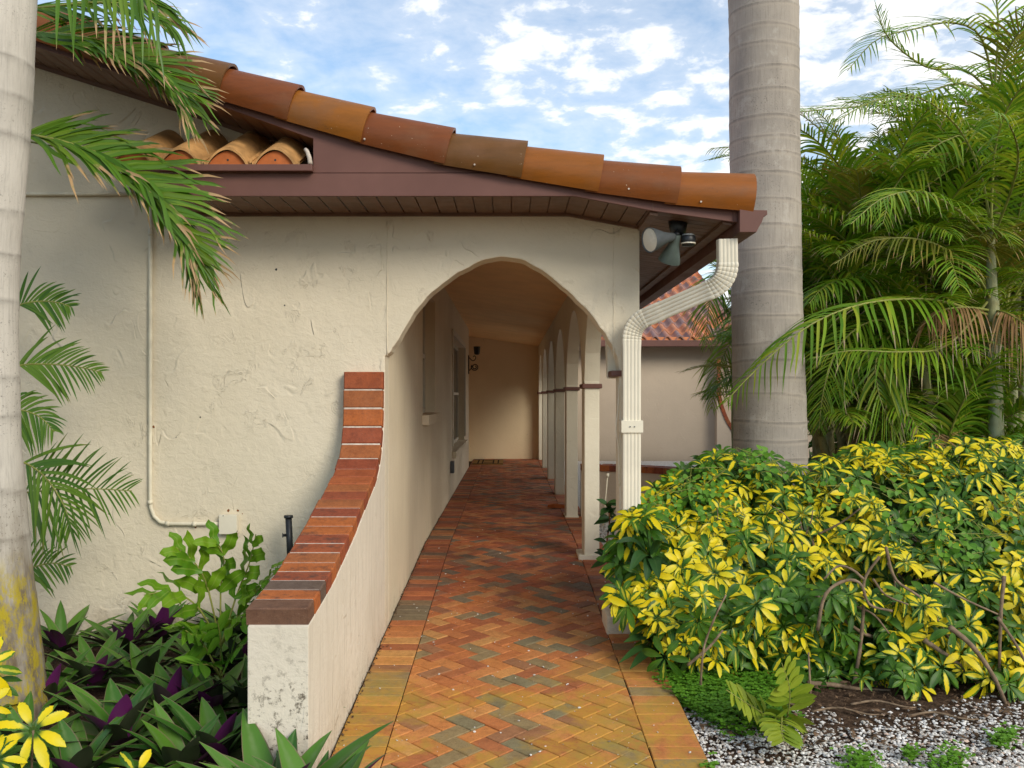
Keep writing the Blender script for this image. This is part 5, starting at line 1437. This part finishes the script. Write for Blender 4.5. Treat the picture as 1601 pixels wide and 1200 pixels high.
# lime-green cycad fronds
cy = tag(empty('cycad'), 'lime green cycad with paired oval leaflets lying on the gravel edge', 'plant')
def pinn(parent, path, LL, n, wr, mat, seed, start=.12, up=Vector((0,-.6,.8)), fwd=.35, wavy=0.0):
    q = random.Random(seed); pts = spline(path, 30); mb = MB(); mb.tube(pts[::3]+[pts[-1]], lambda t: .005*(1-.6*t), 6, m=1, cap=False)
    for k in range(n):
        for s in (-1, 1):
            t = start+(1-start)*(k+.5)/n; i = int(t*28); p = pts[i]; tan = (pts[i+1]-pts[max(i-1,0)]).normalized()
            side = tan.cross(up).normalized(); nr = side.cross(tan)
            L = LL*(.65+.5*math.sin(math.pi*clamp(.15+t*.8)))*q.uniform(.9,1.1)
            d = (side*s+tan*fwd*(1+t)+nr*q.uniform(.0,.3)).normalized(); ph = q.uniform(0,6)
            lf = [p+d*L*j/7+Vector((0,0,-1))*L*.22*(j/7)**2+nr*wavy*L*.06*math.sin(j*1.7+ph) for j in range(8)]
            ws = [L*wr*x for x in (.15,.62,.9,1.0,.98,.85,.55,.06)]
            if wavy: ws = [w*(1+.16*math.sin(j*2.3+ph)) for j, w in enumerate(ws)]
            mb.blade(lf, ws, nr+side*s*q.uniform(-.2,.3), q.random(), .2)
    return mb.build('frond', [mat, M_RACHIS], parent)
pinn(cy, [P(1215,1150,3.95), P(1195,1118,3.85), P(1165,1098,3.78), P(1135,1078,3.72)], .095, 10, .24, M_CYCAD, 71, fwd=.25)
pinn(cy, [P(1218,1150,3.95), P(1232,1115,3.8), P(1234,1075,3.75), P(1222,1036,3.72)], .105, 10, .22, M_CYCAD, 72)
pinn(cy, [P(1222,1120,3.8), P(1222,1128,3.65), P(1222,1142,3.55), P(1226,1160,3.48)], .085, 8, .25, M_CYCAD, 73)

# glossy wavy-leaved plant by the wing wall
wz = tag(empty('wavy_leaf_plant'), 'bright green wavy leafed plant growing between the standpipe and the wing wall', 'plant')
o0 = P(345,1010,4.05)
for i, e in enumerate([[P(310,950,3.95), P(270,925,3.85), P(225,930,3.75)], [P(325,920,4.0), P(305,880,3.95), P(275,855,3.9)], [P(345,920,4.05), P(350,870,4.0), P(330,840,3.95)],
                       [P(370,930,4.05), P(390,880,4.0), P(400,835,3.95)], [P(380,950,4.0), P(410,915,3.85), P(445,880,3.75)], [P(365,970,3.9), P(385,965,3.75), P(415,950,3.65)], [P(330,985,3.9), P(310,985,3.8), P(285,985,3.7)]]):
    pinn(wz, [o0]+e, .165, 4, .165, M_ZAMIA, 80+i, start=.26, fwd=.95, wavy=1.0)
# darker oval-leaved seedling below it
sd = tag(empty('seedling'), 'mid green oval leafed seedling below the wavy leafed plant', 'plant')
for i, e in enumerate([[P(320,1010,3.75), P(290,985,3.65)], [P(345,1005,3.7), P(340,970,3.6)], [P(365,1020,3.7), P(385,1005,3.6)], [P(330,1040,3.65), P(300,1040,3.55)]]):
    pinn(sd, [P(345,1060,3.8)]+e, .115, 4, .21, M_VINE, 95+i, start=.35, fwd=.5)

# ------------------------------------------------------------------ boat lilies
def rosette(label, x, y, s, seed, nl=19, group='boat lilies in the bed'):
    q = random.Random(seed); mb = MB(); b = Vector((x, y, gz(y)-.01)); bz = Vector((0,0,.05*s))
    for k in range(nl):
        a = k*2.399+q.uniform(-.25,.25); t = k/nl; el = lerp(.22, 1.22, t**.9)+q.uniform(-.16,.16); L = s*lerp(.36, .27, t)*q.uniform(.82,1.15)
        d = Vector((math.cos(a)*math.cos(el), math.sin(a)*math.cos(el), math.sin(el))); out = Vector((math.cos(a), math.sin(a), 0))
        pts = []; ws = []; w = s*.036*q.uniform(.85,1.15)
        for j in range(9):
            u = j/8; pts.append(b+bz+d*L*u+(out*.5-Vector((0,0,1)))*L*.16*u*u)
            ws.append(w*(.62 if j == 0 else (math.sin(math.pi*(.30+.70*u))**.85 if j < 8 else .03)))
        # upper side is the inner side: choose the normal so the front face looks at the rosette axis
        nr = (-out*math.sin(el)+Vector((0,0,1))*math.cos(el))
        mb.blade(pts, ws, nr, q.random(), .42)
    return tag(mb.build('boat_lily', M_RHOEO), label, 'plant', group)
LIL = [
 ('boat lily with a bright purple underside showing, beside the foot of the pale trunk', 145, 1062, 1.08), ('boat lily at the stucco wall, farthest left of the back row', 95, 1010, 1.0), ('boat lily against the stucco wall midway along the back row', 195, 1015, 1.0),
 ('boat lily under the wavy leafed plant at the back', 265, 985, 1.05), ('large boat lily in the lower left foreground with upright green leaves', 185, 1150, 1.25), ('boat lily just right of the pale trunk in the middle row', 75, 1085, 1.0),
 ('boat lily in the centre of the bed between the two front clumps', 265, 1110, 1.15), ('boat lily below the oval leafed seedling', 330, 1105, 1.1), ('boat lily touching the stained end of the wing wall', 395, 1100, 1.05),
 ('boat lily in the front row left of the wing wall end', 345, 1175, 1.2), ('boat lily in the front row with leaves overlapping the wing wall end', 425, 1160, 1.15), ('boat lily at the bottom edge reaching on to the bricks', 492, 1195, 1.15),
 ('boat lily at the bottom edge between the yellow sprig and the front clumps', 285, 1195, 1.15), ('boat lily at the bottom edge below the yellow shrub tip', 120, 1195, 1.1), ('boat lily at the wall below the standpipe', 385, 985, 1.0),
 ('boat lily in the shade behind the seedling', 320, 1040, 1.0), ('boat lily in the middle row in front of the conduit', 225, 1060, 1.05), ('boat lily at the front corner of the wing wall', 475, 1180, .95),
 ('boat lily nearest the lower left corner', 30, 1160, 1.0), ('boat lily tucked beside the wing wall under the brick cap', 375, 1040, .95)]
for i, (lab, px, py, s) in enumerate(LIL):
    base_py = py+28
    y = 1.40*F/(base_py-CY); x = (px-CX)/F*y
    y = min(y, 4.86)
    if px > 380 and py > 1130: y = 2.92-.05*(i % 3); x = (px-CX)/F*y
    elif x > -1.10: x = -1.10
    rosette(lab, x, y, s*(1.3 if px > 380 and py > 1130 else 1), 700+i)

# ------------------------------------------------------------------ light, sky, camera
el, az = math.radians(29), math.radians(142)     # azimuth clockwise from +Y
sd_ = Vector((math.sin(az)*math.cos(el), math.cos(az)*math.cos(el), math.sin(el)))
sun = bpy.data.lights.new('sun', 'SUN'); sun.energy = 1.5; sun.angle = math.radians(24); sun.color = (1.0, .93, .80)
so = bpy.data.objects.new('sun', sun); COL.objects.link(so); so.rotation_euler = (-sd_).to_track_quat('-Z', 'Y').to_euler()
w = bpy.data.worlds.new('World'); sc.world = w; w.use_nodes = True; nt = w.node_tree; nt.nodes.clear(); n = N(nt)
out = nt.nodes.new('ShaderNodeOutputWorld'); bg = nt.nodes.new('ShaderNodeBackground'); bg.inputs['Strength'].default_value = .12
sky = nt.nodes.new('ShaderNodeTexSky'); sky.sky_type = 'NISHITA'; sky.sun_disc = False; sky.sun_elevation = el; sky.sun_rotation = az; sky.dust_density = .6; sky.ozone_density = 1.4; sky.air_density = 1.0
tc = nt.nodes.new('ShaderNodeTexCoord').outputs['Generated']
sx, sy, sz = n.xyz(tc)
den = n.math('ADD', n.math('MAXIMUM', sz, 0.0), .16)
cmb = nt.nodes.new('ShaderNodeCombineXYZ'); n.link(n.math('DIVIDE', sx, den), cmb.inputs[0]); n.link(n.math('DIVIDE', sy, den), cmb.inputs[1])
pv = cmb.outputs[0]
c1_ = n.noise(n.mapping(pv, (1, 1, 1), loc=(3.1, 1.7, 0)), 8.2, 9, .58, .2)
c2_ = n.noise(n.mapping(pv, (1, 1, 1), loc=(7.1, 4.2, 0)), 1.5, 4, .5, .2)
cv_ = n.math('ADD', n.math('MULTIPLY', c1_, .66), n.math('MULTIPLY', c2_, .42))
cv_ = n.math('ADD', cv_, n.math('MULTIPLY', sx, .20))
msk = n.mapr(cv_, .50, .66)
soft = n.mapr(cv_, .30, .70, 0.04, .50)
shade = n.mapr(n.noise(n.mapping(pv, (1,1,1), loc=(3.0, 1.5, 0)), 3.0, 5, .5), .35, .7)
ccol = n.mix(shade, (5.6, 5.75, 5.95), (6.6, 6.5, 6.35))
skyc = n.mix(1.0, sky.outputs[0], (.98, 1.06, 1.06), 'MULTIPLY')
final = n.mix(n.math('MAXIMUM', msk, soft), skyc, ccol)
n.link(final, bg.inputs['Color']); n.link(bg.outputs[0], out.inputs['Surface'])

cam = bpy.data.cameras.new('camera'); co_ = bpy.data.objects.new('camera', cam); COL.objects.link(co_)
cam.sensor_width = 36; cam.lens = 36*F/1601; cam.shift_x = (800.5-CX)/1601; cam.shift_y = (CY-600)/1601
cam.clip_start = .05; cam.clip_end = 2000
co_.location = (0, 0, H); co_.rotation_euler = (math.pi/2, 0, 0)
sc.camera = co_
sc.view_settings.view_transform = 'Standard'; sc.view_settings.look = 'None'; sc.view_settings.gamma = 1; sc.view_settings.exposure = 0.68
sc.cycles.max_bounces = 10; sc.cycles.diffuse_bounces = 6; sc.cycles.use_denoising = True
